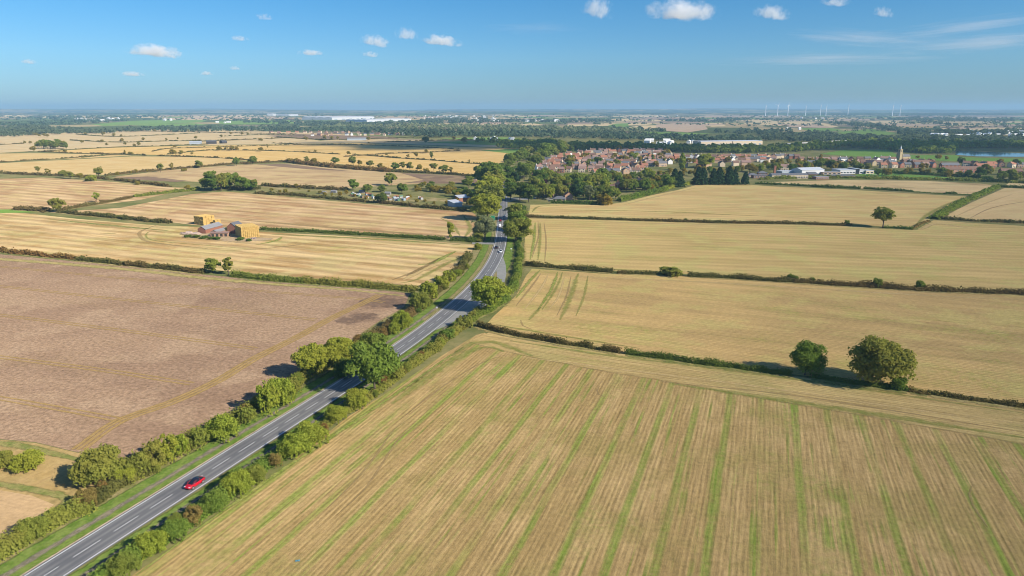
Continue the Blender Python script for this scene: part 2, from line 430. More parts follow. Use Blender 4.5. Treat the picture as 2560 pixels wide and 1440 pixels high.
# lay-by on the right, junctions
t = NT('old_asphalt'); p = t.pos()
OLD = t.surf(t.mix(t.step(t.noise(p, .25, 5, .7), .4, .65), (.30, .285, .255), (.235, .235, .205)), .9, .15)
sheet('lay_by', [(1082, 829), (1120, 798), (1163, 763), (1200, 722), (1228, 691), (1249, 655), (1257, 640), (1264, 663), (1266, 685), (1262, 704), (1250, 730), (1225, 758), (1192, 779), (1150, 797), (1112, 818)], OLD, .24)
sheet('lay_by_island', [(1232, 693), (1241, 678), (1243, 690), (1233, 716), (1212, 742), (1196, 752), (1206, 735)], VERGE2, .27)
sheet('side_road', [(1265.5, 494), (1285, 495), (1316, 496), (1340, 494), (1340, 498), (1316, 500), (1290, 502), (1266, 507)], OLD, .26)
sheet('field_access', [(1180, 606), (1236, 607), (1235, 612), (1180, 611)], OLD, .22)
# ------------------------------------------------------------------ fields
TAN, TAN2, PALE = (.46, .315, .130), (.37, .235, .095), (.52, .38, .185)
GRN = (.17, .205, .035)
dH1 = pdir((1400, 865), (2400, 1000)); dH2 = pdir((1500, 683), (2400, 728)); dH3 = pdir((1500, 548), (2000, 560))
dL = pdir((0, 640), (860, 712))
# stripes: phase from a green stripe seen at (1729,1060)
q = P(1729, 1060); PH = q.x * ROADDIR[1] - q.y * ROADDIR[0]
q2 = P(1385, 1060); PER = (PH - (q2.x * ROADDIR[1] - q2.y * ROADDIR[0])) / 4
F1 = field_mat('stubble_rows', (.305, .208, .084), (.385, .265, .118), (.295, .213, .082), ROADDIR, (.145, .215, .030), .45, 9, .75, (PER, PH, .15), .66, .5, rows=(1.15, .13), gfine=.7)
F1H = field_mat('stubble_headland', (.345, .245, .100), (.415, .300, .128), (.33, .255, .10), dH1, (.20, .22, .045), .55, 6, 1.1, None, 0, .46, rows=(1.4, .12), gfine=.35)
F2 = field_mat('stubble_east', (.45, .305, .125), (.33, .225, .095), (.40, .305, .115), dH1, (.24, .25, .055), .7, 10, 1.3, None, 0, .46, rows=(1.6, .12), gfine=.3)
F3 = field_mat('stubble_north', (.46, .325, .135), (.37, .265, .105), (.40, .32, .12), dH3, (.27, .26, .07), .6, 13, 2.5, None, 0, .36, rows=(9, .07), gfine=.4, gfw=7, streak=1.1)
F4 = field_mat('stubble_hill', (.49, .345, .150), (.40, .275, .115), (.44, .34, .14), dH3, (.27, .26, .07), .5, 15, 3, None, 0, .30, rows=(11, .07), gfine=.35, gfw=9, streak=1.1)
F5 = field_mat('stubble_far_east', (.50, .35, .175), (.43, .30, .14), (.46, .34, .16), pdir((2560, 520), (2400, 540)), GRN, .15, 9, 1.2, None, 0, .24)
ROUGH = field_mat('rough_pasture', (.52, .38, .19), (.42, .29, .15), (.48, .36, .18), dH3, (.12, .13, .04), .5, 12, 3, None, 0, .35, (.15, .12, .05), .6)
PLAY = field_mat('mown_grass', (.115, .205, .038), (.15, .25, .05), (.13, .22, .04), dH3, (.12, .2, .04), 0, 6, 2, None, 0, .12, streak=.5)
L1 = field_mat('cultivated_soil', (.285, .190, .120), (.235, .152, .098), (.305, .208, .132), dL, (.24, .18, .06), .2, 14, 1.6, None, 0, .62, (.150, .094, .066), .38, streak=.12)
L2 = field_mat('stubble_farm', (0.470, 0.335, 0.165), (0.315, 0.200, 0.085), (0.400, 0.304, 0.136), pdir((200, 600), (900, 668)), (.27, .26, .07), .6, 16, 3.2, None, 0, .34, rows=(12, .20), gfine=.5, gfw=9, streak=1.2)
L3 = field_mat('stubble_west', (0.460, 0.320, 0.170), (0.310, 0.190, 0.095), (0.400, 0.288, 0.136), pdir((500, 500), (1100, 545)), (.28, .25, .08), .5, 18, 3.5, None, 0, .32, (.30, .17, .085), .6, rows=(15, .17), gfine=.35, gfw=11, streak=1.2)
L5 = field_mat('stubble_middle', (0.432, 0.308, 0.160), (0.320, 0.216, 0.112), (0.400, 0.296, 0.144), pdir((500, 440), (1000, 455)), (.2, .2, .08), .3, 12, 2, None, 0, .2, (.22, .145, .09), .7)
GOLD = field_mat('golden_stubble', (.48, .34, .155), (.41, .28, .115), (.46, .335, .16), pdir((100, 410), (600, 405)), GRN, .1, 14, 3, None, 0, .16)
GOLD2 = field_mat('bright_stubble', (.52, .35, .135), (.44, .285, .10), (.50, .345, .145), pdir((1000, 390), (1250, 400)), GRN, .05, 14, 3, None, 0, .14)
PLAIN = field_mat('pale_stubble', (0.464, 0.344, 0.184), (0.392, 0.280, 0.144), (0.416, 0.336, 0.200), pdir((100, 350), (700, 355)), GRN, .1, 30, 8, None, 0, .12)
DARKS = field_mat('dark_soil', (.20, .135, .09), (.15, .10, .07), (.24, .17, .10), dL, (.14, .14, .05), .5, 10, 2, None, 0, .3)
WEEDS = field_mat('rough_grass', (.21, .18, .075), (.13, .13, .045), (.28, .22, .11), dL, (.10, .13, .03), .5, 5, 2, None, 0, .4)
DRY = field_mat('dry_grass', (.36, .25, .11), (.25, .19, .075), (.33, .22, .085), ROADDIR, (.17, .19, .045), .6, 4, 1, None, 0, .45)
FG = field_mat('far_green', (.13, .21, .045), (.16, .25, .06), (.14, .2, .05), dL, GRN, 0, 40, 10, None, 0, .1)
FT = field_mat('far_tan', (.56, .42, .23), (.47, .35, .19), (.5, .38, .2), dL, GRN, 0, 60, 15, None, 0, .1)
FB = field_mat('far_brown', (.30, .21, .15), (.24, .17, .12), (.34, .25, .17), dL, GRN, 0, 60, 15, None, 0, .1)
FP = field_mat('far_pink', (.42, .30, .20), (.36, .25, .17), (.45, .33, .22), dL, GRN, 0, 60, 15, None, 0, .1)
sheet('stubble_field', [(100, 1640), (330, 1440), (700, 1178), (870, 1042), (960, 987), (1100, 892), (1190, 838), (1210, 832), (1300, 850), (1500, 880), (1730, 907), (2000, 942), (2200, 970), (2400, 1000), (2560, 1022), (2900, 1075), (3500, 1500), (3500, 1760), (100, 1760)], F1, .05)
hd = [(1222, 832), (1300, 848), (1500, 878), (1730, 905), (2000, 942), (2200, 971), (2400, 1001), (2560, 1024), (2900, 1076)]
W = lambda px: [tuple(P(*q)[:2]) for q in px]
t = None
# headland band along the far hedge of the near field: rows turn to follow the hedge
def soft_from(field, name, soft, rag):
    m = field.copy(); m.name = name; nt = m.node_tree
    out = [n for n in nt.nodes if n.type == 'OUTPUT_MATERIAL'][0]
    sh = out.inputs[0].links[0].from_socket
    tt = NT.__new__(NT); tt.m, tt.t, tt.out = m, nt, out
    p = tt.pos(); a = tt.math('ABSOLUTE', tt.attr('ac'))
    e = tt.math('SUBTRACT', 1, tt.step(tt.add(a, tt.mul(tt.add(tt.noise(p, .12, 4, .7), -.5), rag)), 1 - soft, 1))
    nt.links.new(tt.n('MixShader', {0: e, 1: tt.n('BsdfTransparent').outputs[0], 2: sh}).outputs[0], out.inputs[0])
    return m
ribbon('headland', W(hd), 1, -24, soft_from(F1H, 'headland_soft', .18, .3), .08, 8, step=6, wv=[.55, .8, 1, 1.1, 1.15])
GS = soft_mat('green_regrowth', (.18, .225, .040), (.29, .29, .085), .75, .85, .9, .3, .45)
GS2 = soft_mat('thin_regrowth', (.18, .215, .04), (.31, .29, .09), .55, .9, 1.0, .3, .45)
TRK = soft_mat('wheel_track', (.30, .21, .095), (.36, .255, .115), .5, .6, .5, .3, .3)
TRK2 = soft_mat('pale_track', (.50, .36, .17), (.42, .31, .13), .8, .6, .5, .3, .3)
OCH = soft_mat('ochre_track', (.36, .24, .10), (.30, .20, .075), .8, .55, .6, .3, .25)
SOIL = soft_mat('dark_patch', (.15, .10, .075), (.19, .13, .095), .55, .95, 1.3, .06, .4)
def strip(px, w, mat, name='wheel_track', z=.11, taper=True):
    ribbon(name, W(px), w / 2, -w / 2, mat, z, 4, step=4, wv=[.3, 1, 1, 1, .3] if taper else None)
# green curve at the near field's top left corner and along its left side
strip([(340, 1440), (500, 1320), (700, 1180), (900, 1045), (1020, 965), (1110, 900), (1160, 868)], 2.6, GS, 'green_strip')
strip([(1130, 890), (1180, 858), (1230, 855), (1280, 870), (1330, 890)], 5, GS2, 'green_strip')
strip([(980, 1010), (1080, 935), (1170, 880), (1230, 868), (1260, 880)], 6, GS2, 'green_strip')
strip([(1000, 1050), (1110, 965), (1210, 905), (1290, 882)], 1.0, TRK)
strip([(820, 1270), (900, 1190), (960, 1110), (985, 1075), (1040, 1035)], .9, TRK)
strip([(840, 1290), (915, 1220), (975, 1130), (1005, 1090), (1060, 1050)], .9, TRK)
strip([(1500, 965), (1493, 978), (1498, 987), (1512, 993)], .7, TRK); strip([(2430, 1215), (2424, 1235), (2433, 1265), (2470, 1320)], .8, TRK)
strip([(1310, 894), (1500, 918), (1700, 942), (1950, 975), (2250, 1020), (2560, 1062)], 1.6, TRK2, 'wheel_track')
strip([(1650, 955), (1950, 985), (2250, 1030), (2560, 1082)], 1.2, TRK, 'wheel_track')
strip([(1680, 960), (1800, 978), (2000, 1008), (2200, 1038), (2400, 1070), (2560, 1095)], 5, GS2, 'green_strip')
strip([(1275, 852), (1500, 886), (1730, 914), (2000, 950), (2200, 980), (2400, 1010), (2560, 1034)], 3.0, GS2, 'green_strip', .1)
sheet('stubble_field', [(1206, 822), (1235, 790), (1290, 740), (1315, 690), (1330, 672), (1500, 684), (1700, 691), (1900, 702), (2100, 717), (2300, 729), (2560, 738), (3200, 772), (3500, 1150), (2900, 1075), (2560, 1018), (2200, 966), (2000, 938), (1730, 903), (1500, 876), (1300, 846), (1215, 830)], F2, .05)
for a, wd, mt in (([(1290, 745), (1330, 696), (1350, 676)], 3, GS), ([(1345, 775), (1372, 735), (1388, 700), (1394, 680)], 2.6, GS), ([(1355, 775), (1382, 735), (1400, 700), (1406, 680)], 2.2, GS2), ([(1322, 800), (1352, 768)], 3, GS2), ([(1400, 800), (1425, 745), (1440, 700), (1446, 684)], 4, GS2), ([(1392, 790), (1416, 740), (1428, 690)], 1.3, TRK), ([(1440, 790), (1460, 740), (1470, 690)], 2, GS2), ([(1290, 765), (1330, 715), (1352, 684)], 1.6, TRK), ([(1310, 775), (1352, 722), (1372, 684)], 1.6, TRK2), ([(1372, 775), (1398, 738), (1412, 690)], 1.4, TRK2),
                   ([(1302, 800), (1308, 815), (1330, 824)], 1.2, TRK), ([(1240, 812), (1330, 828), (1600, 872)], 2.5, GS2), ([(1450, 692), (1800, 708), (2300, 738), (2560, 750)], 3.0, TRK2)):
    strip(a, wd, mt, 'green_strip' if mt in (GS, GS2) else 'wheel_track')
sheet('stubble_field', [(1308, 655), (1312, 600), (1322, 546), (1500, 550), (1700, 555), (1900, 559), (2120, 564), (2180, 571), (2290, 574), (2335, 550), (2420, 557), (2560, 565), (3300, 600), (3200, 765), (2560, 728), (2300, 722), (2100, 708), (1900, 694), (1700, 684), (1500, 675), (1335, 664)], F3, .05)
for a, wd, mt in (([(1325, 650), (1335, 600), (1338, 556)], 3, GS), ([(1345, 650), (1350, 600), (1350, 556)], 3, GS2), ([(1330, 645), (1346, 590), (1345, 552)], 1.5, TRK), ([(1362, 655), (1365, 600), (1360, 556)], 1.5, TRK), ([(1330, 660), (1500, 672), (1700, 681)], 3, GS2), ([(2300, 575), (2340, 560), (2420, 570)], 5, TRK2), ([(1420, 552), (1700, 560), (2000, 566)], 3, TRK2)):
    strip(a, wd, mt, 'green_strip' if mt in (GS, GS2) else 'wheel_track')
sheet('stubble_field', [(1322, 536), (1326, 512), (1400, 511), (1500, 513), (1560, 506), (1620, 490), (1690, 476), (1740, 463), (1850, 460), (1930, 466), (2100, 473), (2300, 485), (2420, 492), (2360, 525), (2295, 568), (2210, 567), (2120, 558), (1900, 553), (1700, 549), (1500, 545)], F4, .05)
for a, wd, mt in (([(1330, 530), (1350, 516), (1420, 514)], 4, GS2), ([(1350, 528), (1600, 528), (2000, 545)], 4, GS2), ([(2290, 562), (2330, 530), (2400, 497)], 6, GS2), ([(1560, 512), (1640, 492), (1740, 470)], 4, TRK2)):
    strip(a, wd, mt, 'green_strip' if mt in (GS, GS2) else 'wheel_track')
sheet('stubble_field', [(2512, 470), (2600, 473), (3200, 505), (3300, 596), (2560, 556), (2450, 551), (2350, 545), (2430, 506)], F5, .05)
strip([(2420, 548), (2480, 520), (2560, 505), (2700, 490)], 2, TRK); strip([(2380, 545), (2460, 510), (2530, 486)], 2, TRK2)
sheet('pasture', [(1895, 456), (2100, 450), (2300, 452), (2450, 459), (2492, 464), (2434, 488), (2300, 481), (2100, 469), (1930, 462)], ROUGH, .05)
sheet('pasture', [(2530, 452), (3000, 462), (3200, 500), (2600, 470), (2510, 466)], ROUGH, .05)
sheet('playing_field', [(2090, 443), (2190, 431), (2330, 439), (2490, 452), (2400, 451), (2200, 448), (2110, 448)], PLAY, .07)
# left side
sheet('ploughed_field', [(-700, 590), (0, 636), (300, 664), (500, 686), (700, 704), (860, 716), (1025, 733), (1010, 768), (950, 802), (860, 862), (800, 895), (720, 960), (620, 1040), (480, 1118), (330, 1172), (230, 1140), (90, 1106), (0, 1098), (-300, 1080), (-900, 1040)], L1, .05)
GM = soft_mat('field_margin', (.25, .215, .075), (.36, .28, .12), .9, .6, .7, .3, .3)
GMG = soft_mat('green_margin', (.15, .17, .045), (.26, .225, .085), .9, .6, .7, .3, .3)
strip([(-300, 628), (0, 648), (300, 672), (500, 694), (700, 712), (860, 724), (1010, 740)], 7, GM, 'field_margin')
for off in (-1.0, 1.0):     # tramlines: pairs of wheelings
    for a in ([(-200, 762), (0, 788), (240, 818), (480, 850), (640, 872)], [(-200, 865), (0, 893), (250, 925), (480, 960)], [(-200, 962), (0, 996), (160, 1024), (310, 1052)],
              [(-200, 697), (0, 716), (330, 752), (640, 784), (790, 800)], [(-200, 652), (0, 667), (330, 698), (640, 727), (880, 746), (960, 756)]):
        L_ = np.array(W(a)); d_, n_ = normals2(L_)
        ribbon('wheel_track', [tuple(q) for q in L_ + n_ * off], .5, -.5, OCH, .11, 4, step=5)
for off in (-1.5, .1, 1.5):
    L_ = np.array(W([(195, 1125), (300, 1052), (420, 1010), (540, 955), (640, 895), (740, 845), (830, 795), (900, 762), (950, 738)])); d_, n_ = normals2(L_)
    ribbon('wheel_track', [tuple(q) for q in L_ + n_ * off], .85, -.85, OCH, .12, 4, step=5)
for a, wd in (([(900, 752), (960, 755), (1005, 762)], 30), ([(840, 805), (900, 795), (940, 785)], 20)):
    strip(a, wd, SOIL, 'dark_soil_patch', .1)
sheet('rough_grass', [(-900, 1045), (0, 1100), (90, 1108), (235, 1142), (330, 1175), (420, 1130), (430, 1150), (260, 1260), (100, 1345), (0, 1395), (-500, 1560), (-1200, 1500)], DRY, .045)
strip([(-300, 1085), (0, 1108), (110, 1130), (240, 1160)], 3.5, GMG, 'green_margin'); strip([(-200, 1190), (0, 1212), (100, 1228), (170, 1250), (120, 1300), (40, 1345), (-60, 1390)], 3.2, GMG, 'green_margin')
sheet('stubble_field', [(-900, 1190), (0, 1226), (80, 1240), (135, 1262), (90, 1305), (40, 1335), (-300, 1480), (-1000, 1480)], field_mat('stubble_corner', (.41, .28, .15), (.33, .225, .115), (.38, .26, .13), dL, GRN, .1, 8, .8, None, 0, .4), .07)
sheet('stubble_field', [(-700, 505), (0, 531), (60, 533), (200, 548), (420, 566), (470, 566), (660, 580), (800, 587), (1000, 598), (1195, 612), (1180, 640), (1120, 690), (1040, 716), (960, 708), (860, 703), (700, 690), (500, 672), (300, 652), (0, 625), (-700, 575)], L2, .05)
for a, wd, mt in (([(1160, 640), (1100, 668), (1040, 700), (1000, 708)], 5, GS2), ([(1130, 650), (1060, 672), (1010, 700)], 7, TRK2), ([(1100, 645), (1040, 678), (980, 700)], 4, TRK), ([(1045, 662), (1075, 660), (1140, 628)], 5, GS), ([(430, 585), (380, 578), (365, 590), (390, 602), (520, 614), (640, 624)], 2.2, GS2), ([(400, 560), (355, 577), (350, 590), (380, 606), (520, 622)], 3.5, TRK), ([(640, 612), (690, 602), (705, 592)], 4, GS), ([(250, 583), (290, 584)], 4, GS2), ([(560, 628), (700, 618), (780, 606)], 3, TRK),
                   ([(120, 548), (300, 566), (420, 577)], 5, GMG), ([(680, 586), (900, 596), (1150, 612)], 5, GMG)):
    strip(a, wd, mt, 'green_strip' if mt in (GS, GS2, GMG) else 'wheel_track')
DUST = soft_mat('trodden_earth', (.42, .31, .19), (.33, .24, .14), .9, .7, .7, .08, .3)
strip([(455, 590), (520, 588), (600, 598), (680, 598)], 26, DUST, 'farmyard', .1)
sheet('stubble_field', [(60, 523), (170, 528), (300, 520), (480, 485), (560, 479), (700, 490), (820, 502), (1000, 517), (1180, 531), (1200, 545), (1195, 600), (1100, 596), (900, 588), (660, 574), (480, 562), (430, 556), (200, 540)], L3, .05)
for a, wd, mt in (([(1150, 590), (1130, 560), (1100, 545)], 4, GS2), ([(180, 532), (300, 524), (480, 490), (560, 484)], 4, TRK2), ([(600, 550), (900, 575), (1120, 590)], 8, TRK), ([(1160, 540), (1175, 570), (1160, 596)], 5, GS2)):
    strip(a, wd, mt, 'green_strip' if mt in (GS, GS2) else 'wheel_track')
sheet('stubble_field', [(-700, 462), (0, 447), (100, 444), (260, 453), (430, 468), (480, 470), (350, 500), (170, 522), (50, 524), (0, 526), (-700, 500)], L3, .05)
sheet('grass_corner', [(-200, 520), (0, 524), (60, 523), (120, 530), (0, 533), (-200, 530)], PLAY, .06)
sheet('stubble_field', [(280, 443), (420, 425), (590, 412), (720, 409), (900, 424), (1080, 438), (1190, 443), (1200, 456), (1100, 458), (1000, 462), (880, 470), (760, 470), (640, 462), (560, 458), (440, 452), (350, 450)], L5, .05)
sheet('ploughed_field', [(290, 444), (370, 441), (470, 452), (440, 455), (350, 450)], DARKS, .08)
sheet('ploughed_field', [(1000, 432), (1180, 441), (1200, 458), (1100, 459), (1010, 457), (1060, 450), (1040, 444)], DARKS, .08)
sheet('ploughed_field', [(640, 411), (720, 410), (800, 420), (880, 428), (780, 424), (690, 416)], DARKS, .08)
sheet('rough_grass', [(640, 464), (760, 473), (900, 480), (1050, 490), (1190, 505), (1200, 530), (1000, 514), (820, 499), (700, 488), (640, 480)], WEEDS, .05)
sheet('stubble_field', [(-700, 425), (0, 408), (120, 402), (330, 391), (480, 392), (600, 398), (590, 410), (400, 424), (260, 437), (150, 437), (0, 430), (-700, 440)], GOLD, .05)
sheet('stubble_field', [(-700, 395), (0, 384), (100, 383), (250, 386), (330, 389), (180, 397), (0, 404), (-700, 418)], GOLD, .055)
sheet('stubble_field', [(100, 379), (300, 368), (700, 361), (900, 358), (1300, 372), (1310, 384), (1280, 398), (1190, 437), (1080, 430), (900, 415), (760, 402), (640, 404), (500, 391), (350, 386), (200, 383)], GOLD2, .052)
sheet('stubble_field', [(-700, 362), (0, 338), (200, 330), (360, 322), (560, 324), (900, 338), (760, 344), (800, 352), (900, 357), (700, 360), (300, 366), (100, 377), (0, 382), (-700, 392)], PLAIN, .05)
sheet('stubble_field', [(800, 352), (900, 343), (1100, 350), (1320, 365), (1310, 371), (1100, 363), (900, 357)], PLAIN, .054)
sheet('grass_field', [(1200, 376), (1290, 372), (1350, 378), (1300, 386), (1240, 380)], FG, .06)
FAR = [  # far patchwork, read off the photograph
    (FG, [(230, 311), (330, 302), (430, 299), (520, 300), (500, 306), (380, 311), (260, 315)]), (FP, [(375, 297), (470, 293), (560, 291), (640, 292), (700, 296), (640, 299), (500, 299)]), (FG, [(530, 305), (640, 299), (720, 299), (745, 308), (640, 311), (560, 311)]),
    (FG, [(330, 313), (480, 308), (520, 312), (420, 316)]), (FP, [(640, 292), (700, 291), (740, 299), (690, 300)]), (FT, [(60, 291), (170, 288), (165, 291), (80, 293)]),
    (FT, [(1300, 311), (1330, 308), (1365, 313), (1290, 315)]), (FB, [(1165, 306), (1200, 301), (1270, 302), (1250, 310), (1170, 312)]), (FT, [(1080, 310), (1130, 308), (1140, 312), (1080, 313)]),
    (FG, [(1520, 314), (1540, 309), (1570, 308), (1572, 317), (1540, 321)]), (FT, [(1572, 318), (1600, 314), (1650, 313), (1660, 322), (1640, 326), (1580, 322)]), (FP, [(1640, 311), (1700, 307), (1760, 312), (1770, 323), (1720, 331), (1660, 327), (1640, 318)]), (FT, [(1740, 308), (1800, 307), (1815, 315), (1780, 317)]),
    (FG, [(1600, 330), (1700, 331), (1780, 334), (1700, 338), (1610, 335)]), (FB, [(1560, 294), (1680, 292), (1720, 298), (1600, 300)]), (FT, [(1390, 281), (1520, 278), (1560, 281), (1420, 284)]), (FT, [(1590, 286), (1660, 286), (1655, 288), (1590, 288)]),
    (FP, [(1720, 284), (1850, 282), (1960, 284), (2010, 290), (1900, 294), (1780, 291)]), (FB, [(1870, 280), (2000, 280), (2090, 282), (2060, 288), (1940, 287)]), (FP, [(2010, 283), (2120, 283), (2190, 285), (2080, 291)]),
    (FT, [(1880, 303), (1990, 302), (2060, 308), (2100, 318), (2010, 318), (1900, 312)]), (FP, [(1930, 310), (2040, 311), (2090, 320), (1980, 318)]), (FG, [(2090, 330), (2180, 322), (2240, 333), (2190, 345), (2120, 338)]), (FG, [(1990, 320), (2080, 320), (2110, 326), (2040, 331)]),
    (FT, [(2120, 312), (2180, 310), (2195, 322), (2140, 316)]), (FT, [(2170, 302), (2260, 301), (2265, 308), (2190, 309)]), (FP, [(2220, 312), (2300, 309), (2320, 316), (2240, 319)]), (FT, [(2310, 306), (2450, 307), (2440, 312), (2340, 311)]), (FP, [(2350, 318), (2450, 315), (2480, 320), (2380, 324)]), (FT, [(2320, 327), (2460, 321), (2560, 320), (2540, 324), (2400, 331)]),
    (FP, [(2190, 288), (2400, 285), (2560, 287), (2560, 293), (2300, 292)]), (FT, [(960, 281), (1020, 280), (1180, 281), (1160, 283), (980, 284)]), (FT, [(400, 282), (520, 281), (560, 284), (420, 286)]),
    (FG, [(1040, 355), (1200, 352), (1340, 360), (1330, 366), (1180, 361)]), (FG, [(1100, 346), (1260, 343), (1330, 349), (1240, 352)]), (DARKS, [(660, 340), (740, 335), (980, 342), (1000, 348), (820, 349)]), (PLAY, [(2050, 385), (2110, 375), (2220, 374), (2240, 386), (2350, 392), (2400, 404), (2200, 396)]), (PLAY, [(2240, 388), (2390, 388), (2400, 393), (2560, 397), (2560, 405), (2400, 402)]),
]
fr = random.Random(21); LINES = []
y = 276.6
while y < 330:
    x = -120 + fr.uniform(0, 60); hgt = .9 + (y - 274) * .085
    while x < 2680:
        wd = fr.uniform(40, 190) * (.7 + (y - 276) / 60); ok = y < 300 or (x > 1050 and y < 312) or x > 1950
        if ok:
            sk = fr.uniform(-hgt, hgt) * .5
            if fr.random() < .62:
                m_ = fr.choice([FT, FT, FP, FP, FB, FG, PLAIN, L5])
                FAR.append((m_, [(x, y), (x + wd * .5, y - fr.uniform(0, .3) * hgt), (x + wd, y + sk), (x + wd * fr.uniform(.8, 1.0), y + hgt + sk), (x + wd * .4, y + hgt * fr.uniform(.9, 1.2)), (x + fr.uniform(-10, 10), y + hgt)]))
            if fr.random() < .75: LINES.append([(x, y + hgt), (x + wd, y + hgt + sk), (x + wd, y + hgt + sk + .8), (x, y + hgt + .8)])
        x += wd + fr.uniform(0, 12)
    y += hgt * 1.05
for i, (m, pts) in enumerate(FAR): sheet('far_field', pts, m, .10 + .01 * (i % 5))
t = NT('lake_water'); p = t.pos()
t.surf((.04, .11, .19), .06, .6, bump=t.noise(p, .35, 3), bs=.02, bd=.1); WATER = t.m
sheet('lake', [(2392, 378), (2420, 378), (2500, 381), (2560, 383), (2640, 385), (2640, 391), (2545, 392), (2440, 391), (2388, 387)], WATER, .2)
sheet('river', [(2178, 370.3), (2200, 370), (2200, 371.5), (2170, 371.5)], WATER, .2)
sheet('pond', [(1410, 334), (1430, 333), (1428, 340), (1416, 340)], WATER, .2); sheet('pond', [(1180, 332), (1226, 329), (1232, 334), (1195, 336)], WATER, .2)
# ------------------------------------------------------------------ trees and shrubs: prototypes of height 1
def sph(n, g):
    v = g.normal(0, 1, (n, 3)); return v / np.linalg.norm(v, axis=1, keepdims=True)
def crown_mesh(name, seed, nl, leaf, kind='round', rad=.42, base=.2, lumps=24):
    g = np.random.default_rng(seed)
    C, N, S_ = [], [], []
    if kind in ('round', 'airy', 'wide', 'bush', 'tall'):
        cz, rz = (1 + base) / 2, (1 - base) / 2
        d = sph(lumps, g); ax_ = sph(4, g); lob = .80 + .34 * np.max(np.clip(d @ ax_.T, 0, 1) ** 2, 1, keepdims=True) - .22 * (g.random((lumps, 1)) < .3)
        k = g.uniform(.42, .88, (lumps, 1)) ** .8 * lob
        ctr = d * k * np.array([rad, rad, rz]) + np.array([0, 0, cz])
        if kind == 'tall': ctr[:, :2] *= (1.15 - .55 * ((ctr[:, 2:3] - base) / (1 - base)))
        if kind in ('wide', 'bush'): ctr[:, 2] = np.maximum(ctr[:, 2], base + .12)
        r = g.uniform(.17, .40, lumps) * rad * (1.0 if kind != 'airy' else .72)
        r = np.minimum(r, 1.02 - ctr[:, 2]); r = np.maximum(r, .05)
        per = (nl * r ** 2 / np.sum(r ** 2)).astype(int) + 1
        for c, rr, n in zip(ctr, r, per):
            q = sph(n, g); q[:, 2] = np.where(q[:, 2] < -.35, -q[:, 2], q[:, 2])
            f = g.uniform(.62, 1.18, (n, 1)) + (g.random((n, 1)) < .06) * .25
            C.append(c + q * rr * f * np.array([1, 1, .82])); N.append(q)
    elif kind == 'cone':
        n = nl; z = g.random(n) ** .75; z = base + (1 - base) * (1 - (1 - z) ** 1.1) * .98
        lay = np.floor(z * 11) / 11
        rr = rad * (1 - (z - base) / (1 - base)) ** .8 * (.62 + .5 * (1 - (z - lay) * 11)) + .02
        a = g.random(n) * 6.283; a = a + .25 * np.sin(a * 5 + lay * 40)
        f = g.uniform(.55, 1, n) * (1 + .18 * np.sin(a * 4 + lay * 31))
        C.append(np.stack([np.cos(a) * rr * f, np.sin(a) * rr * f, z - .03 * f], 1)); N.append(np.stack([np.cos(a) * .7, np.sin(a) * .7, np.full(n, .6)], 1))
    elif kind == 'poplar':
        n = nl; z = base + (1 - base) * g.random(n); tt = (z - base) / (1 - base)
        rr = rad * np.sin(np.clip(tt * .92 + .08, 0, 1) * math.pi) ** .6
        a = g.random(n) * 6.283; f = g.uniform(.6, 1.05, n) * (1 + .2 * np.sin(a * 3 + z * 22))
        C.append(np.stack([np.cos(a) * rr * f, np.sin(a) * rr * f, z], 1)); N.append(np.stack([np.cos(a), np.sin(a), np.full(n, .5)], 1))
    if kind == 'bush' or (kind == 'airy' and base < .05):
        for _ in range(26):                                   # upright shoots break the outline
            a, q_ = g.uniform(0, 6.283), rad * math.sqrt(g.random()) * .95
            top = (1.08 - .55 * (q_ / rad) ** 2) * g.uniform(.75, 1.0); n = max(6, nl // 90); zz = g.uniform(max(.05, top - .5), top, n)
            C.append(np.stack([math.cos(a) * q_ + g.normal(0, .022, n), math.sin(a) * q_ + g.normal(0, .022, n), zz], 1)); N.append(sph(n, g))
    C = np.concatenate(C); N = np.concatenate(N)
    C[:, 2] = np.clip(C[:, 2], .01, 1.0)
    V, Q, T = quads(C, N, leaf * g.uniform(.6, 1.25, len(C)), g)
    # each clump keeps one tone
    T = .6 * T + .4 * np.repeat(np.sin(C[:, 0] * 17 + seed) * np.sin(C[:, 1] * 19) * np.sin(C[:, 2] * 15) * .5 + .5, 4)
    return mesh_np(name, V, Q, T), (ctr if kind not in ('cone', 'poplar') else None)
def trunk_mesh(name, ctr, base, seed, r0=.028, kind='round'):
    g = np.random.default_rng(seed); m = MB()
    top = .62 if kind not in ('cone', 'poplar') else .9
    p = [Vector((0, 0, -.01)), Vector((.01, .005, base * .9)), Vector((g.uniform(-.03, .03), g.uniform(-.03, .03), top))]
    m.tube(p[0], p[1], r0, r0 * .72, 7); m.tube(p[1], p[2], r0 * .72, r0 * .25, 6)
    if ctr is not None:
        for c in ctr[:12]:
            s_ = p[1].lerp(p[2], g.uniform(0, .6)); mid = s_.lerp(Vector(c), .5) + Vector((0, 0, .03))
            m.tube(s_, mid, r0 * .42, r0 * .26, 5, cap=False); m.tube(mid, Vector(c), r0 * .26, r0 * .1, 5)
    me = m.mesh(name); return me
PROTO = {}
def proto(key, kind, nl, leaf, rad, base, lumps, seeds, r0=.028):
    PROTO[key] = []
    for sd in seeds:
        c, ctr = crown_mesh('crown', sd, nl, leaf, kind, rad, base, lumps)
        c.materials.append(FOL['mid green'])
        tm = trunk_mesh('trunk', ctr, base, sd, r0, kind); tm.materials.append(BARK)
        PROTO[key].append((c, tm))
proto('oak', 'round', 9500, .021, .46, .17, 46, (1, 2, 3, 30, 31))              # near trees
proto('thinoak', 'airy', 5200, .022, .50, .24, 60, (40, 41), .030)
proto('fulloak', 'wide', 13000, .020, .50, .05, 64, (50, 51))
proto('round', 'round', 2800, .034, .44, .14, 32, (4, 5, 6, 7))
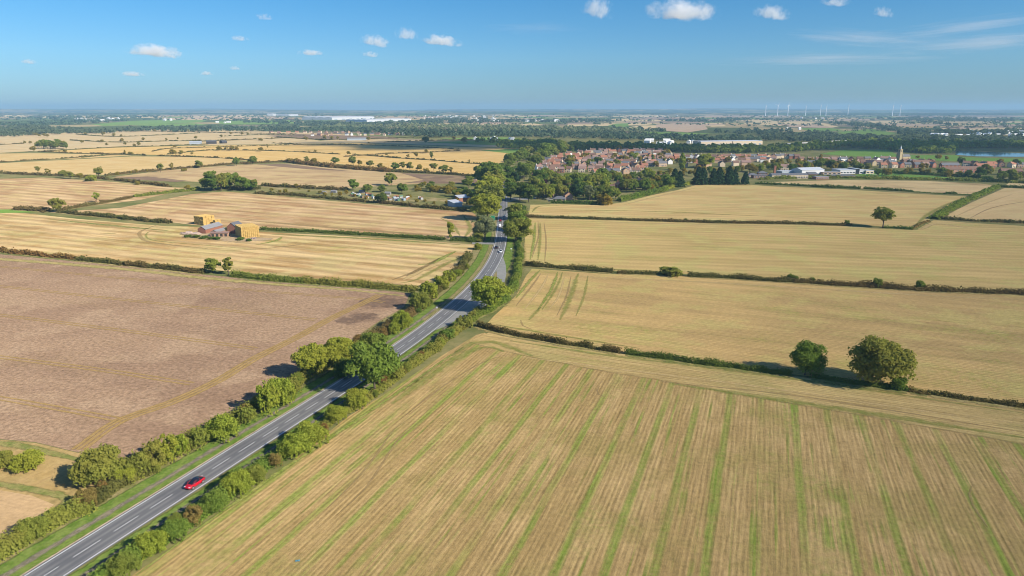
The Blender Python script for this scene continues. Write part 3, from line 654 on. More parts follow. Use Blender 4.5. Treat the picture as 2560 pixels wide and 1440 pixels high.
proto('wide', 'wide', 3000, .040, .58, .10, 26, (8, 9))
proto('airy', 'airy', 1300, .034, .40, .22, 26, (10, 11, 12), .022)
proto('tall', 'tall', 2200, .032, .30, .08, 24, (13, 14))
proto('cone', 'cone', 3200, .036, .34, .03, 0, (15, 16))
proto('poplar', 'poplar', 1500, .028, .14, .05, 0, (17,))
proto('bush', 'bush', 1700, .052, .62, .0, 22, (18, 19, 20))
proto('nearbush', 'bush', 7000, .026, .64, .0, 44, (21, 22, 23, 24))
proto('nearthin', 'airy', 2600, .026, .44, .0, 34, (25, 26, 27))
NT_ = 0
def tree(x, y, h, key, tone, label, cat='tree', group=None, name='tree', wide=1.0, parts=True):
    global NT_
    c, tm = PROTO[key][NT_ % len(PROTO[key])]; NT_ += 1
    e = empty(name, (x, y, 0), random.random() * 6.28, (h * wide, h * wide, h))
    tag(e, label, cat, group)
    o = link('crown' if name != 'shrub' else 'foliage', c, None, e)
    o.material_slots[0].link = 'OBJECT'; o.material_slots[0].material = FOL[tone]
    if parts: link('trunk' if name != 'shrub' else 'stem', tm, None, e)
    return e
def T(px, py, hpx, key, tone, label, group=None, wide=1.0, **k):
    q = P(px, py); return tree(q.x, q.y, m_of(hpx, py), key, tone, label, group=group, wide=wide, **k)
KIND = {'oak': 'broadleaf tree', 'fulloak': 'broadleaf tree', 'thinoak': 'thin crowned tree', 'round': 'broadleaf tree', 'wide': 'spreading tree', 'airy': 'thin crowned tree', 'tall': 'tall narrow tree', 'cone': 'conifer', 'poplar': 'poplar', 'bush': 'bush', 'nearbush': 'bush', 'nearthin': 'scrubby bush'}
PEND = []
def pend(px, py, hpx, key, tone, where, group, wide=1.0, name='tree', cat='tree'):
    PEND.append((px, py, hpx, key, tone, where, group, wide, name, cat))
KEEP = 250
def flush():
    """label each tree by its look and its rank among its look-alikes in the same belt; the smallest beyond KEEP become one mass"""
    by = {}
    for r in PEND: by.setdefault((r[4], KIND[r[3]], r[5]), []).append(r)
    labs = {}
    for (tone, kind, where), rs in by.items():
        rs.sort(key=lambda r: r[0])
        for i, r in enumerate(rs): labs[id(r)] = f'{tone} {kind} {where}' if len(rs) == 1 else f'{tone} {kind}, {ordn(i + 1)} from the left {where}'
    order = sorted(PEND, key=lambda r: -r[2] * math.sqrt(r[7]))
    for r in order[:KEEP]:
        px, py, hpx, key, tn, wh, group, wide, name, cat = r
        nm = {'cone': 'conifer', 'bush': 'shrub'}.get(key, name); T(px, py, hpx, key, tn, labs[id(r)], group, wide, name=nm, cat='shrub' if nm == 'shrub' else cat)
    Vs, Qs, Ts, Ms, n0 = [], [], [], [], 0; tones = sorted({r[4] for r in order})
    for i, (px, py, hpx, key, tn, wh, group, wide, name, cat) in enumerate(order[KEEP:]):
        me = PROTO[key][i % len(PROTO[key])][0]; nv = len(me.vertices)
        v = np.empty(nv * 3, np.float32); me.vertices.foreach_get('co', v); v = v.reshape(-1, 3)
        tn_ = np.empty(nv, np.float32); me.attributes['tone'].data.foreach_get('value', tn_)
        h = m_of(hpx, py); q = P(px, py); a = random.random() * 6.28; c_, s_ = math.cos(a), math.sin(a)
        v = np.stack([(v[:, 0] * c_ - v[:, 1] * s_) * h * wide + q.x, (v[:, 0] * s_ + v[:, 1] * c_) * h * wide + q.y, v[:, 2] * h], 1)
        Vs.append(v); Ts.append(tn_); Qs.append(np.arange(nv).reshape(-1, 4) + n0); Ms.append(np.full(nv // 4, tones.index(tn))); n0 += nv
    if Vs:
        o = link('small_trees', mesh_np('small_trees', np.concatenate(Vs), np.concatenate(Qs), np.concatenate(Ts), None, np.concatenate(Ms)), [FOL[t_] for t_ in tones]); tag(o, 'smallest trees between village houses and on the far plain', 'trees', None, 'stuff')
    PEND.clear()
def belt(line, n, h0, h1, keys, tones, where, group, jx=6, jy=2, wide=1.0):
    """n trees along a pixel polyline"""
    L = [np.array(q, float) for q in line]
    ls = np.cumsum([0] + [np.linalg.norm(L[i + 1] - L[i]) for i in range(len(L) - 1)])
    for i in range(n):
        s = (i + .5) / n * ls[-1]
        x = np.interp(s, ls, [q[0] for q in L]) + random.uniform(-jx, jx); y = np.interp(s, ls, [q[1] for q in L]) + random.uniform(-jy, jy)
        pend(x, y, random.uniform(h0, h1), random.choice(keys), random.choice(tones), where, group, wide * random.uniform(.85, 1.15))
# ------------------------------------------------------------------ hedges: leafy along a line
def wob1(n, seed, k):
    g = np.random.default_rng(seed); a = g.random(max(4, int(n / k) + 3))
    x = np.linspace(0, len(a) - 1.001, n); i = x.astype(int); f = x - i; f = f * f * (3 - 2 * f)
    return a[i] * (1 - f) + a[np.minimum(i + 1, len(a) - 1)] * f
HN = 0
def hedge_line(L0, h, w, tone, label, lump=.45, leaf=None, gaps=0.0, group='hedges between the fields', name='hedge', cat='hedge', cov=1.5, z=0.0):
    global HN
    HN += 1
    g = np.random.default_rng(100 + HN)
    L = smooth(L0, 1.2); d, nn = normals2(L)
    dist = np.linalg.norm(np.c_[L, np.full(len(L), H)], axis=1)
    n = len(L)
    big = wob1(n, HN, 6); sm = wob1(n, HN + 500, 2.5)
    hh = h * (1 - lump + lump * 1.5 * (.6 * big + .4 * sm)); ww = w * (1 - lump * .6 + lump * .9 * (.5 * big + .5 * wob1(n, HN + 900, 4)))
    if gaps > 0: hh = np.where(wob1(n, HN + 300, 9) < gaps, hh * .28, hh)
    off = (wob1(n, HN + 700, 8) - .5) * w * .4
    seg = 1.2 * n
    lf = np.clip(dist * .00085, .20, 1.1) if leaf is None else np.full(n, leaf)
    per = (math.pi * .5 * (hh + ww * .5)) * 1.2 / (lf ** 2 * 3.0) * cov
    cnt = np.maximum(1, np.round(per + g.random(n) - .5)).astype(int)
    idx = np.repeat(np.arange(n), cnt); m = len(idx)
    th = g.uniform(-.12, math.pi + .12, m); r = g.uniform(.72, 1.08, m) + (g.random(m) < .08) * g.uniform(.1, .35, m)
    ox = np.cos(th) * ww[idx] / 2 * r + off[idx]; oz = np.maximum(.05, np.sin(th) * hh[idx] * r)
    al = g.uniform(-.7, .7, m)
    C = np.c_[L[idx] + nn[idx] * ox[:, None] + d[idx] * al[:, None], oz + z]
    N = np.c_[nn[idx] * np.cos(th)[:, None], np.sin(th)]
    V, Q, T_ = quads(C, N, lf[idx] * g.uniform(.6, 1.2, m), g)
    T_ = .55 * T_ + .45 * np.repeat(wob1(n, HN + 41, 5)[idx], 4)
    # solid heart
    k = 6; ang = np.linspace(0, math.pi, k)
    cv = []
    for i in range(n):
        for a in ang:
            q = L[i] + nn[i] * (math.cos(a) * ww[i] * .36 + off[i]); cv.append((q[0], q[1], z + max(0, math.sin(a)) * hh[i] * .74))
    cq = [(i * k + j, (i + 1) * k + j, (i + 1) * k + j + 1, i * k + j + 1) for i in range(n - 1) for j in range(k - 1)]
    V2 = np.concatenate([V, np.array(cv)]); Q2 = np.concatenate([Q, np.array(cq) + len(V)])
    me = mesh_np(name, V2, Q2, np.concatenate([T_, np.full(len(cv), .1)]))
    o = link(name, me, FOL[tone]); tag(o, label, cat, group)
    return o
def hedge(px, h, w, tone, label, margin=True, **k):
    L0 = W(px)
    o = hedge_line(L0, h, w, tone, label, **k)
    if margin:
        ribbon('hedge_bank', L0, w / 2 + 2.6, -w / 2 - 2.6, GMG if tone != 'brownish' else GM, .13, 4, step=5)
    return o
# roadside hedges -----------------------------------------------------------
def rl(s0, s1, off, n=24): return along(s0, s1, off, n)
RS = road_s
hedge_line(rl(RS(-40, 1545), RS(330, 1303), 13.8), 3.2, 5.8, 'olive', 'olive hedge beside the road left of the red car, at the photo corner', lump=.35, group='roadside hedges')
hedge_line(rl(RS(330, 1303), RS(480, 1207), 14.6), 2.4, 4.2, 'brownish', 'brown green clipped hedge left of the road beside dry grass', lump=.2, group='roadside hedges')
hedge_line(rl(RS(440, 1233), RS(815, 997), 14.6), 4.0, 6.0, 'olive', 'tall scrubby hedge left of road beside the ploughed field', lump=.4, group='roadside hedges')
hedge_line(rl(RS(815, 997), RS(1010, 864), 14.6), 3.4, 5.5, 'olive', 'hedge behind the big roadside trees, beside the ploughed field', lump=.45, group='roadside hedges')
hedge_line(rl(RS(1010, 864), RS(1140, 764), 14.6), 3.8, 6.0, 'brownish', 'brown hedge left of road between ploughed field corner and big trees', lump=.45, group='roadside hedges')
hedge_line(rl(RS(1140, 764), RS(1241, 645), 16), 3.6, 5.5, 'brownish', 'brown autumn hedge left of road opposite the lay-by', lump=.5, group='roadside hedges')
hedge_line(rl(RS(90, 1456), RS(640, 1105), -11.2), 2.8, 5.0, 'mid green', 'bushy hedge right of the road beside the red car', lump=.55, gaps=.12, group='roadside hedges')
hedge_line(rl(RS(640, 1105), RS(905, 938), -11.8), 1.9, 3.8, 'olive', 'low gappy hedge right of road below the oak', lump=.7, gaps=.35, group='roadside hedges')
hedge_line(rl(RS(905, 938), RS(1130, 772), -12.2), 2.8, 4.2, 'olive', 'hedge right of road between the oak and the lay-by', lump=.5, group='roadside hedges')
hedge([(1140, 822), (1185, 796), (1225, 775), (1258, 752), (1280, 718), (1290, 690), (1296, 660), (1298, 630)], 2.6, 4.5, 'mid green', 'green hedge behind the lay-by, right of the road', lump=.5, group='roadside hedges')
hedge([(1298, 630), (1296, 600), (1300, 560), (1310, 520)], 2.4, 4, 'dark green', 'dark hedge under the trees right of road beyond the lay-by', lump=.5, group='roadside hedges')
hedge([(1192, 606), (1200, 575), (1205, 545), (1200, 520)], 2.6, 6, 'olive', 'olive hedge left of the road near the green sign', lump=.5, group='roadside hedges')
# field hedges, right ------------------------------------------------------------
hedge([(1196, 815), (1260, 833), (1330, 845), (1420, 862), (1500, 873), (1548, 882)], 2.3, 2.6, 'brownish', 'dark hedge from lay-by corner along top of the green striped field', gaps=.14)
hedge([(1566, 884), (1640, 893), (1728, 906)], 2.0, 2.6, 'dark green', 'middle length of dark hedge above the green striped field', gaps=.1)
hedge([(1736, 907), (1830, 919), (1920, 930), (1975, 938)], 2.2, 2.6, 'dark green', 'dark hedge running up to the round tree of the field pair')
hedge([(2030, 943), (2100, 955), (2200, 968), (2265, 977)], 1.6, 3.0, 'dark green', 'shaded hedge between the two trees in the right fields')
hedge([(2275, 978), (2318, 986)], 1.5, 2.6, 'russet', 'short russet hedge right of the big field tree')
hedge([(2325, 986), (2420, 999), (2500, 1010), (2560, 1020), (2700, 1040)], 1.5, 2.4, 'brownish', 'low brown hedge at right edge of photo above the striped field')
hedge([(1312, 664), (1360, 668), (1420, 673), (1500, 679), (1530, 682)], 3.0, 3.4, 'brownish', 'hedge right of road at lay-by between two stubble fields', gaps=.1)
hedge([(1545, 683), (1640, 686)], 2.2, 3.0, 'brownish', 'hedge left of the clipped green bush clump in right fields', gaps=.2)
hedge([(1722, 691), (1800, 695), (1900, 701), (1985, 706)], 2.6, 3.0, 'brownish', 'hedge right of the clipped green bush clump in right fields')
hedge([(1985, 706), (2100, 714), (2200, 720), (2300, 726), (2420, 731), (2560, 736), (2720, 745)], 2.9, 3.2, 'brownish', 'hedge with small shrubs reaching the right edge of photo')
hedge([(1316, 543), (1400, 546), (1500, 549), (1600, 552), (1700, 555)], 2.4, 3.2, 'brownish', 'brown hedge from road across below the village stubble field')
hedge([(1700, 555), (1800, 558), (1900, 559), (2000, 561), (2110, 564), (2128, 565)], 2.4, 3.2, 'brownish', 'brown hedge ending left of the lone tree')
hedge([(2212, 570), (2250, 572), (2280, 574)], 2.4, 3.2, 'dark green', 'short hedge right of the lone tree')
hedge([(2280, 574), (2300, 562), (2320, 554)], 1.4, 2.6, 'russet', 'low hedge joining lone tree hedge to the diagonal hedge')
hedge([(2334, 548), (2370, 525), (2420, 500), (2470, 478), (2492, 469)], 3.2, 7.5, 'mid green', 'thick diagonal hedge climbing between two right hand fields')
hedge([(2345, 548), (2420, 553), (2500, 556), (2560, 559), (2700, 566)], 2.6, 3.4, 'brownish', 'hedge at right edge below the far right stubble field')
hedge([(1890, 460), (1980, 464), (2070, 469), (2150, 472)], 3.0, 4, 'dark green', 'left dark hedge between rough pasture and hill stubble field', gaps=.1)
hedge([(2160, 472), (2240, 477), (2330, 483), (2430, 488)], 2.6, 4, 'dark green', 'right dark hedge between rough pasture and hill stubble field', gaps=.2)
hedge([(2492, 468), (2560, 471), (2700, 477)], 3.2, 4, 'dark green', 'dark hedge at the top of the far right stubble field')
hedge([(1900, 449), (2000, 446), (2120, 446), (2280, 449), (2400, 452), (2490, 455), (2600, 460)], 4.0, 8, 'olive', 'olive scrub hedge along the near edge of the playing field', lump=.6)
hedge([(2180, 430), (2280, 436), (2380, 441), (2480, 448)], 5, 8, 'dark green', 'dark hedge behind the playing field', lump=.6)
hedge([(1378, 508), (1430, 509), (1500, 511)], 3.2, 4, 'dark green', 'clipped dark garden hedge at the near edge of the village', lump=.15)
hedge([(1548, 504), (1590, 495), (1640, 482), (1668, 476)], 5, 5, 'mid green', 'tall clipped green hedge along the gardens at the hill stubble field', lump=.12)
hedge([(1666, 473), (1700, 465), (1740, 458)], 3.5, 5, 'yellow green', 'yellow green garden hedge beyond the tall clipped hedge', lump=.3)
hedge([(1417, 482), (1438, 478)], 4.2, 4, 'yellow green', 'bright clipped hedge beside the red brick garden wall', lump=.08, margin=False)
# field hedges, left -------------------------------------------------------------------
hedge([(-60, 622), (0, 629), (60, 636), (120, 643), (186, 649)], 3.0, 3.6, 'russet', 'russet hedge above ploughed field at left edge of photo')
hedge([(194, 651), (250, 656), (310, 663)], 2.8, 3.8, 'brownish', 'second hedge length above ploughed field, russet end')
hedge([(318, 663), (400, 672), (470, 680), (510, 684)], 2.8, 3.6, 'brownish', 'hedge length above ploughed field left of two small trees')
hedge([(585, 690), (640, 697), (700, 702), (760, 707)], 3.0, 4.0, 'mid green', 'green hedge above ploughed field right of two small trees')
hedge([(760, 707), (850, 714), (920, 718), (990, 724), (1042, 729)], 3.2, 4.2, 'olive', 'thick hedge reaching the road above the ploughed field corner')
hedge([(655, 574), (760, 580), (860, 585), (960, 591), (1060, 597), (1110, 600)], 2.4, 3.8, 'dark green', 'dark hedge running right from the straw bale stacks', lump=.25)
hedge([(1130, 602), (1170, 604), (1192, 606)], 3.2, 4.5, 'dark green', 'dark hedge corner beside the road, right of narrow green tree')
hedge([(40, 524), (90, 527), (122, 530)], 3.4, 8, 'brownish', 'thick brown hedge left of the round hedge tree')
hedge([(145, 531), (200, 537), (260, 543)], 3.2, 4.0, 'brownish', 'hedge right of round hedge tree, left length')
hedge([(262, 543), (320, 549), (380, 555), (425, 559)], 3.4, 4.2, 'brownish', 'hedge ending in the stubble left of the farm')
hedge([(150, 527), (200, 518), (260, 508), (328, 495)], 3.0, 4.0, 'brownish', 'hedge slanting up from the round hedge tree', gaps=.15)
hedge([(336, 493), (400, 485), (470, 478), (500, 473)], 3.2, 4.4, 'olive', 'slanting hedge joining the copse of big trees')
hedge([(-60, 428), (0, 433), (60, 437), (150, 440), (240, 446), (330, 456), (424, 467)], 3.6, 5, 'brownish', 'dark hedge along the top of left stubble field', gaps=.1)
hedge([(560, 470), (600, 475), (650, 473)], 4, 6, 'brownish', 'hedge under the copse of big trees', margin=False)
hedge([(655, 465), (720, 469), (800, 473), (870, 476)], 4.0, 6, 'brownish', 'brown hedge right of the big tree copse', gaps=.08)
hedge([(640, 484), (740, 490), (820, 497), (900, 504), (1000, 513), (1090, 522), (1165, 528)], 3.0, 5, 'brownish', 'scrub hedge along near side of the allotments', lump=.6)
hedge([(264, 440), (340, 432), (420, 425), (500, 418), (590, 410), (640, 408), (715, 405)], 3.2, 4.5, 'brownish', 'dotted hedge climbing to the golden stubble field')
hedge([(715, 405), (780, 413), (850, 420), (930, 426), (980, 430)], 6, 12, 'russet', 'wide russet thicket above the middle stubble field', lump=.55)
hedge([(980, 430), (1060, 433), (1130, 437), (1180, 441)], 3.6, 6, 'brownish', 'brown hedge from thicket to the road trees')
for i, (px, h, lab) in enumerate([
    ([(-40, 407), (0, 406), (46, 403)], 3, 'thin hedge at left edge on the golden field'), ([(52, 402), (98, 400), (170, 396), (230, 390)], 2.4, 'gappy hedge line on the golden field left of centre'),
    ([(205, 394), (250, 390), (300, 386), (340, 387), (366, 389)], 3, 'dark hedge with two shrubs on golden field'), ([(95, 379), (180, 383), (260, 385), (330, 387)], 2.6, 'long thin hedge beyond the small wood'),
    ([(395, 390), (460, 392), (520, 394), (575, 397), (640, 402)], 2.8, 'thin hedge right of the shrub pair on golden field'), ([(380, 379), (420, 372), (500, 369), (640, 365), (760, 362)], 2.4, 'long far hedge across the golden plain'),
    ([(420, 386), (520, 376), (600, 376), (700, 378), (850, 386)], 2.4, 'far hedge behind the golden field trees'), ([(880, 386), (930, 390), (1000, 396), (1080, 401), (1180, 409), (1250, 412)], 2.8, 'hedge along the bright stubble near village'),
    ([(860, 392), (905, 389), (980, 384), (1060, 382), (1150, 377)], 2.2, 'hedge crossing behind the bright stubble field'), ([(680, 358), (780, 362), (880, 362), (1000, 366), (1100, 371), (1150, 374)], 2.6, 'far hedge below the shaded fields'),
    ([(190, 336), (260, 341), (330, 341), (420, 337), (500, 333)], 3, 'far curving hedge on the pale plain'), ([(175, 351), (300, 356), (420, 353), (560, 351), (640, 348)], 3, 'far straight hedge on the pale plain'),
    ([(330, 328), (460, 330), (600, 333), (740, 335)], 3, 'far hedge below the tree belt'), ([(120, 378), (260, 370), (380, 366), (520, 361)], 2.4, 'hedge right of the small wood'),
    ([(480, 355), (600, 350), (740, 344)], 3, 'far hedge left of the dark barns'), ([(0, 362), (60, 359)], 3, 'short far hedge at left edge'), ([(560, 341), (660, 337), (760, 339)], 3, 'far hedge near the row of houses'),
    ([(690, 343), (820, 350), (960, 346), (1100, 344)], 3, 'shaded far hedge below the row of houses'), ([(960, 356), (1080, 352), (1200, 349)], 3, 'shaded far hedge left of the village')]):
    hedge(px, h * .85, 3.8, 'brownish', lab, margin=False, group='far hedges', gaps=.25, lump=.7)
flushed = None
# ------------------------------------------------------------------ individual trees
G1, G2, G3 = 'trees in the right hand fields', 'trees beside the road', 'hedgerow trees in the left fields'
T(2197, 966, 128, 'fulloak', 'olive', 'big olive tree with a spreading crown, larger of the pair in right fields', G1, 1.12)
T(2012, 938, 86, 'fulloak', 'mid green', 'smaller round tree left of the big one in right fields', G1, 1.05)
T(2246, 974, 32, 'bush', 'mid green', 'green bush under the right side of the big field tree', G1, name='shrub', cat='shrub')
T(2207, 569, 51, 'thinoak', 'olive', 'lone tree with bare lower trunk on the hedge below hill stubble', G1, 1.2)
T(1676, 688, 22, 'bush', 'olive', 'wide clipped olive bush clump in the right field hedge', G1, 2.2, name='shrub', cat='shrub')
for x, y, h, l in ((1975, 702, 18, 'leftmost green shrub in the right field hedge'), (1987, 704, 16, 'second green shrub in right field hedge, beside the leftmost'), (2030, 707, 15, 'third green shrub on the right field hedge'), (2193, 719, 24, 'tall green shrub standing up from right field hedge'), (2299, 724, 24, 'round green shrub alone on right field hedge'), (1714, 554, 9, 'small green shrub on brown hedge below hill stubble'), (2117, 563, 13, 'green shrub at hedge end left of the lone tree')):
    T(x, y, h, 'bush', 'mid green', l, 'shrubs in the right field hedges', .8, name='shrub', cat='shrub')
# big roadside trees near the camera
T(938, 978, 134, 'oak', 'mid green', 'tall green oak standing right of the road', G2, .95)
T(928, 905, 78, 'oak', 'mid green', 'green tree behind the oak, leaning over the road', G2, 1.05)
T(1222, 778, 92, 'oak', 'yellow green', 'broad yellow green tree beside the lay-by', G2, 1.18)
T(780, 945, 92, 'oak', 'yellow green', 'bright yellow green tree left of road before the oak', G2, 1.0)
T(852, 922, 84, 'oak', 'yellow green', 'yellow green tree left of road behind the bright one', G2, 1.1)
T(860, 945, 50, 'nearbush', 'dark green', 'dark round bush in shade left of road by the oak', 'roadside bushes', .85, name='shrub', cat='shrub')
NB = 'roadside bushes'
NBL = [  # px base, py base, px height, proto, tone, width, label
    (252, 1208, 96, 'nearbush', 'olive', .95, 'large round olive bush left of the road beyond the red car'), (70, 1172, 44, 'nearbush', 'yellow green', 1.3, 'bright green round bush in the grassy corner at left edge'), (10, 1168, 46, 'nearbush', 'olive', 1.0, 'dull olive bush at left edge beside the bright round bush'),
    (350, 1190, 74, 'nearthin', 'olive', .9, 'scrubby thin bush right of the large round olive bush'), (385, 1170, 84, 'nearthin', 'olive', .8, 'tall thin olive bush, second right of the large round bush'), (425, 1150, 78, 'nearthin', 'yellow green', .8, 'tall pale bush in scrub left of road above the red car'), (450, 1140, 64, 'nearthin', 'yellow green', .9, 'pale scrub bush above the red car'), (500, 1118, 58, 'nearthin', 'olive', 1.0, 'olive scrub bush left of road, below the round bright bush'),
    (556, 1098, 66, 'nearbush', 'yellow green', .9, 'round bright bush left of road between olive scrub'), (620, 1058, 48, 'nearthin', 'olive', 1.1, 'low olive bush left of the road midway to the tall trees'), (672, 1035, 92, 'nearthin', 'yellow green', .75, 'tall yellow green bush with gaps left of the road'), (706, 1010, 72, 'nearbush', 'yellow green', .8, 'dense yellow bush behind the tall gappy bush'), (735, 985, 46, 'nearthin', 'olive', 1.0, 'thin bush just before the bright tree'),
    (1004, 822, 46, 'nearbush', 'yellow green', .9, 'yellow bush left of road past the oak, near one'), (985, 835, 34, 'nearthin', 'yellow green', 1.0, 'pale small bush left of road past the oak'), (1050, 775, 44, 'nearbush', 'olive', 1.0, 'olive bush at the ploughed field corner'), (1072, 745, 42, 'bush', 'yellow green', 1.0, 'yellow green bush at hedge junction by ploughed field'), (1105, 722, 34, 'bush', 'yellow green', .9, 'yellow bush left of road opposite the lay-by tree'), (1123, 704, 30, 'bush', 'yellow green', .9, 'bright yellow bush on hedge opposite the lay-by'), (1195, 624, 18, 'bush', 'yellow green', 1.0, 'round yellow bush at far end of left roadside hedge'),
    (310, 1432, 56, 'nearbush', 'mid green', 1.1, 'green bush right of road at the bottom edge'), (382, 1382, 56, 'nearbush', 'yellow green', 1.0, 'bright yellow bush right of road near the bottom'), (436, 1346, 52, 'nearbush', 'mid green', 1.0, 'green bush right of the road below the russet bush'), (487, 1308, 54, 'nearthin', 'russet', 1.0, 'russet leafless looking bush right of road below the red car'), (540, 1276, 50, 'nearbush', 'mid green', 1.0, 'green bush right of the road just below the red car'), (598, 1232, 56, 'nearbush', 'yellow green', 1.0, 'bright bush right of road level with the red car'), (640, 1205, 46, 'nearbush', 'olive', .9, 'olive bush right of the road beyond the red car'), (690, 1166, 40, 'nearthin', 'russet', 1.0, 'russet bush on right hand hedge beyond the red car'),
    (738, 1140, 62, 'nearbush', 'yellow green', 1.0, 'wide bright green bush right of road, near half of pair'), (782, 1112, 62, 'nearbush', 'yellow green', 1.0, 'wide bright green bush right of road, far half of pair'), (842, 1052, 44, 'nearbush', 'yellow green', 1.0, 'bright bush right of road below the oak'), (893, 1018, 46, 'nearbush', 'yellow green', 1.1, 'bright bush at the foot of the oak'), (1012, 928, 26, 'nearbush', 'olive', 1.0, 'olive bush right of the oak on the field edge'), (985, 945, 40, 'nearthin', 'olive', 1.0, 'thin bush hiding the foot of the oak on its right'),
    (1080, 880, 24, 'bush', 'olive', 1.2, 'olive bush midway along hedge right of the oak'), (1120, 848, 26, 'bush', 'mid green', 1.2, 'green bush on hedge near the lay-by start'), (1160, 818, 30, 'bush', 'olive', 1.2, 'olive bush at the corner of the striped field')]
for x, y, h, k, tone, wd, l in NBL: T(x, y, h, k, tone, l, NB, wd, name='shrub', cat='shrub')
# smaller roadside shrubs that fill the scrub left of the road
for i, s in enumerate(np.linspace(RS(200, 1386), RS(1225, 675), 46)):
    q, d = road_at(s, 13.6 + random.uniform(-2.4, 3.5)); k = random.choice(['nearbush', 'nearthin', 'nearthin'])
    tree(q.x, q.y, random.uniform(2.2, 4.2), k, random.choice(['olive', 'olive', 'yellow green', 'russet', 'mid green']), f'scrub bush in left roadside hedge, {ordn(i + 1)} counting from the near end', 'shrub', 'scrub bushes in the left roadside hedge', 'shrub', random.uniform(.8, 1.2))
for i, s in enumerate(np.linspace(RS(140, 1426), RS(1120, 782), 38)):
    q, d = road_at(s, -11.2 - random.uniform(-2.0, 2.2))
    tree(q.x, q.y, random.uniform(1.6, 3.2), random.choice(['nearbush', 'nearthin']), random.choice(['olive', 'yellow green', 'mid green', 'russet']), f'small bush in right roadside hedge, {ordn(i + 1)} counting from the near end', 'shrub', 'small bushes in the right roadside hedge', 'shrub', random.uniform(.8, 1.2))
# trees by the far road
for x, y, h, k, tone, wd, l in ((1290, 606, 66, 'oak', 'olive', 1.25, 'large olive tree right of road, near the dark car'), (1296, 580, 54, 'round', 'mid green', 1.2, 'green tree behind large olive tree right of road'), (1292, 550, 46, 'round', 'olive', 1.3, 'spreading olive tree right of road at brown hedge end'), (1212, 602, 64, 'thinoak', 'grey green', 1.15, 'half bare grey tree left of road beside the green sign'),
                              (1127, 598, 47, 'tall', 'yellow green', .85, 'narrow yellow green tree on hedge left of the road'), (1220, 550, 72, 'oak', 'yellow green', 1.15, 'first yellow green tree of the avenue left of the road'), (1222, 522, 66, 'round', 'olive', 1.25, 'second tree of the avenue left of the road'), (1227, 499, 62, 'round', 'yellow green', 1.25, 'third tree of the avenue, yellow green'), (1231, 480, 58, 'round', 'olive', 1.25, 'fourth tree of the avenue left of the road'), (1234, 464, 52, 'round', 'mid green', 1.25, 'fifth tree of the avenue left of the road'), (1238, 449, 46, 'round', 'mid green', 1.0, 'farthest tree of the avenue left of the road'),
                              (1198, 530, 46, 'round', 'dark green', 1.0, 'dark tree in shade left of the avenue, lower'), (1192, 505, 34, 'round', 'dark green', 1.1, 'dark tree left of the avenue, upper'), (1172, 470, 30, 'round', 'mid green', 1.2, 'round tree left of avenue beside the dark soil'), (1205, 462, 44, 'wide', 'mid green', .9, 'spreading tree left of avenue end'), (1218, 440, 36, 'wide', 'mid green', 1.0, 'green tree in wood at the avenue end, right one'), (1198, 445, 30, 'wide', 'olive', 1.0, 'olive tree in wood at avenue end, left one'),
                              (1276, 500, 44, 'round', 'dark green', 1.1, 'dark tree right of road at the side road'), (1300, 500, 48, 'round', 'dark green', 1.1, 'second dark tree right of road at the side road'), (1322, 506, 50, 'round', 'dark green', 1.1, 'large dark tree at the near village corner'), (1272, 478, 40, 'round', 'mid green', 1.0, 'tree right of road before the village, near'), (1270, 458, 42, 'round', 'dark green', 1.0, 'tree right of road before the village, far'), (1288, 470, 44, 'tall', 'blackish green', 1.1, 'dark cypress like tree by the village road')):
    T(x, y, h, k, tone, l, G2, wd)
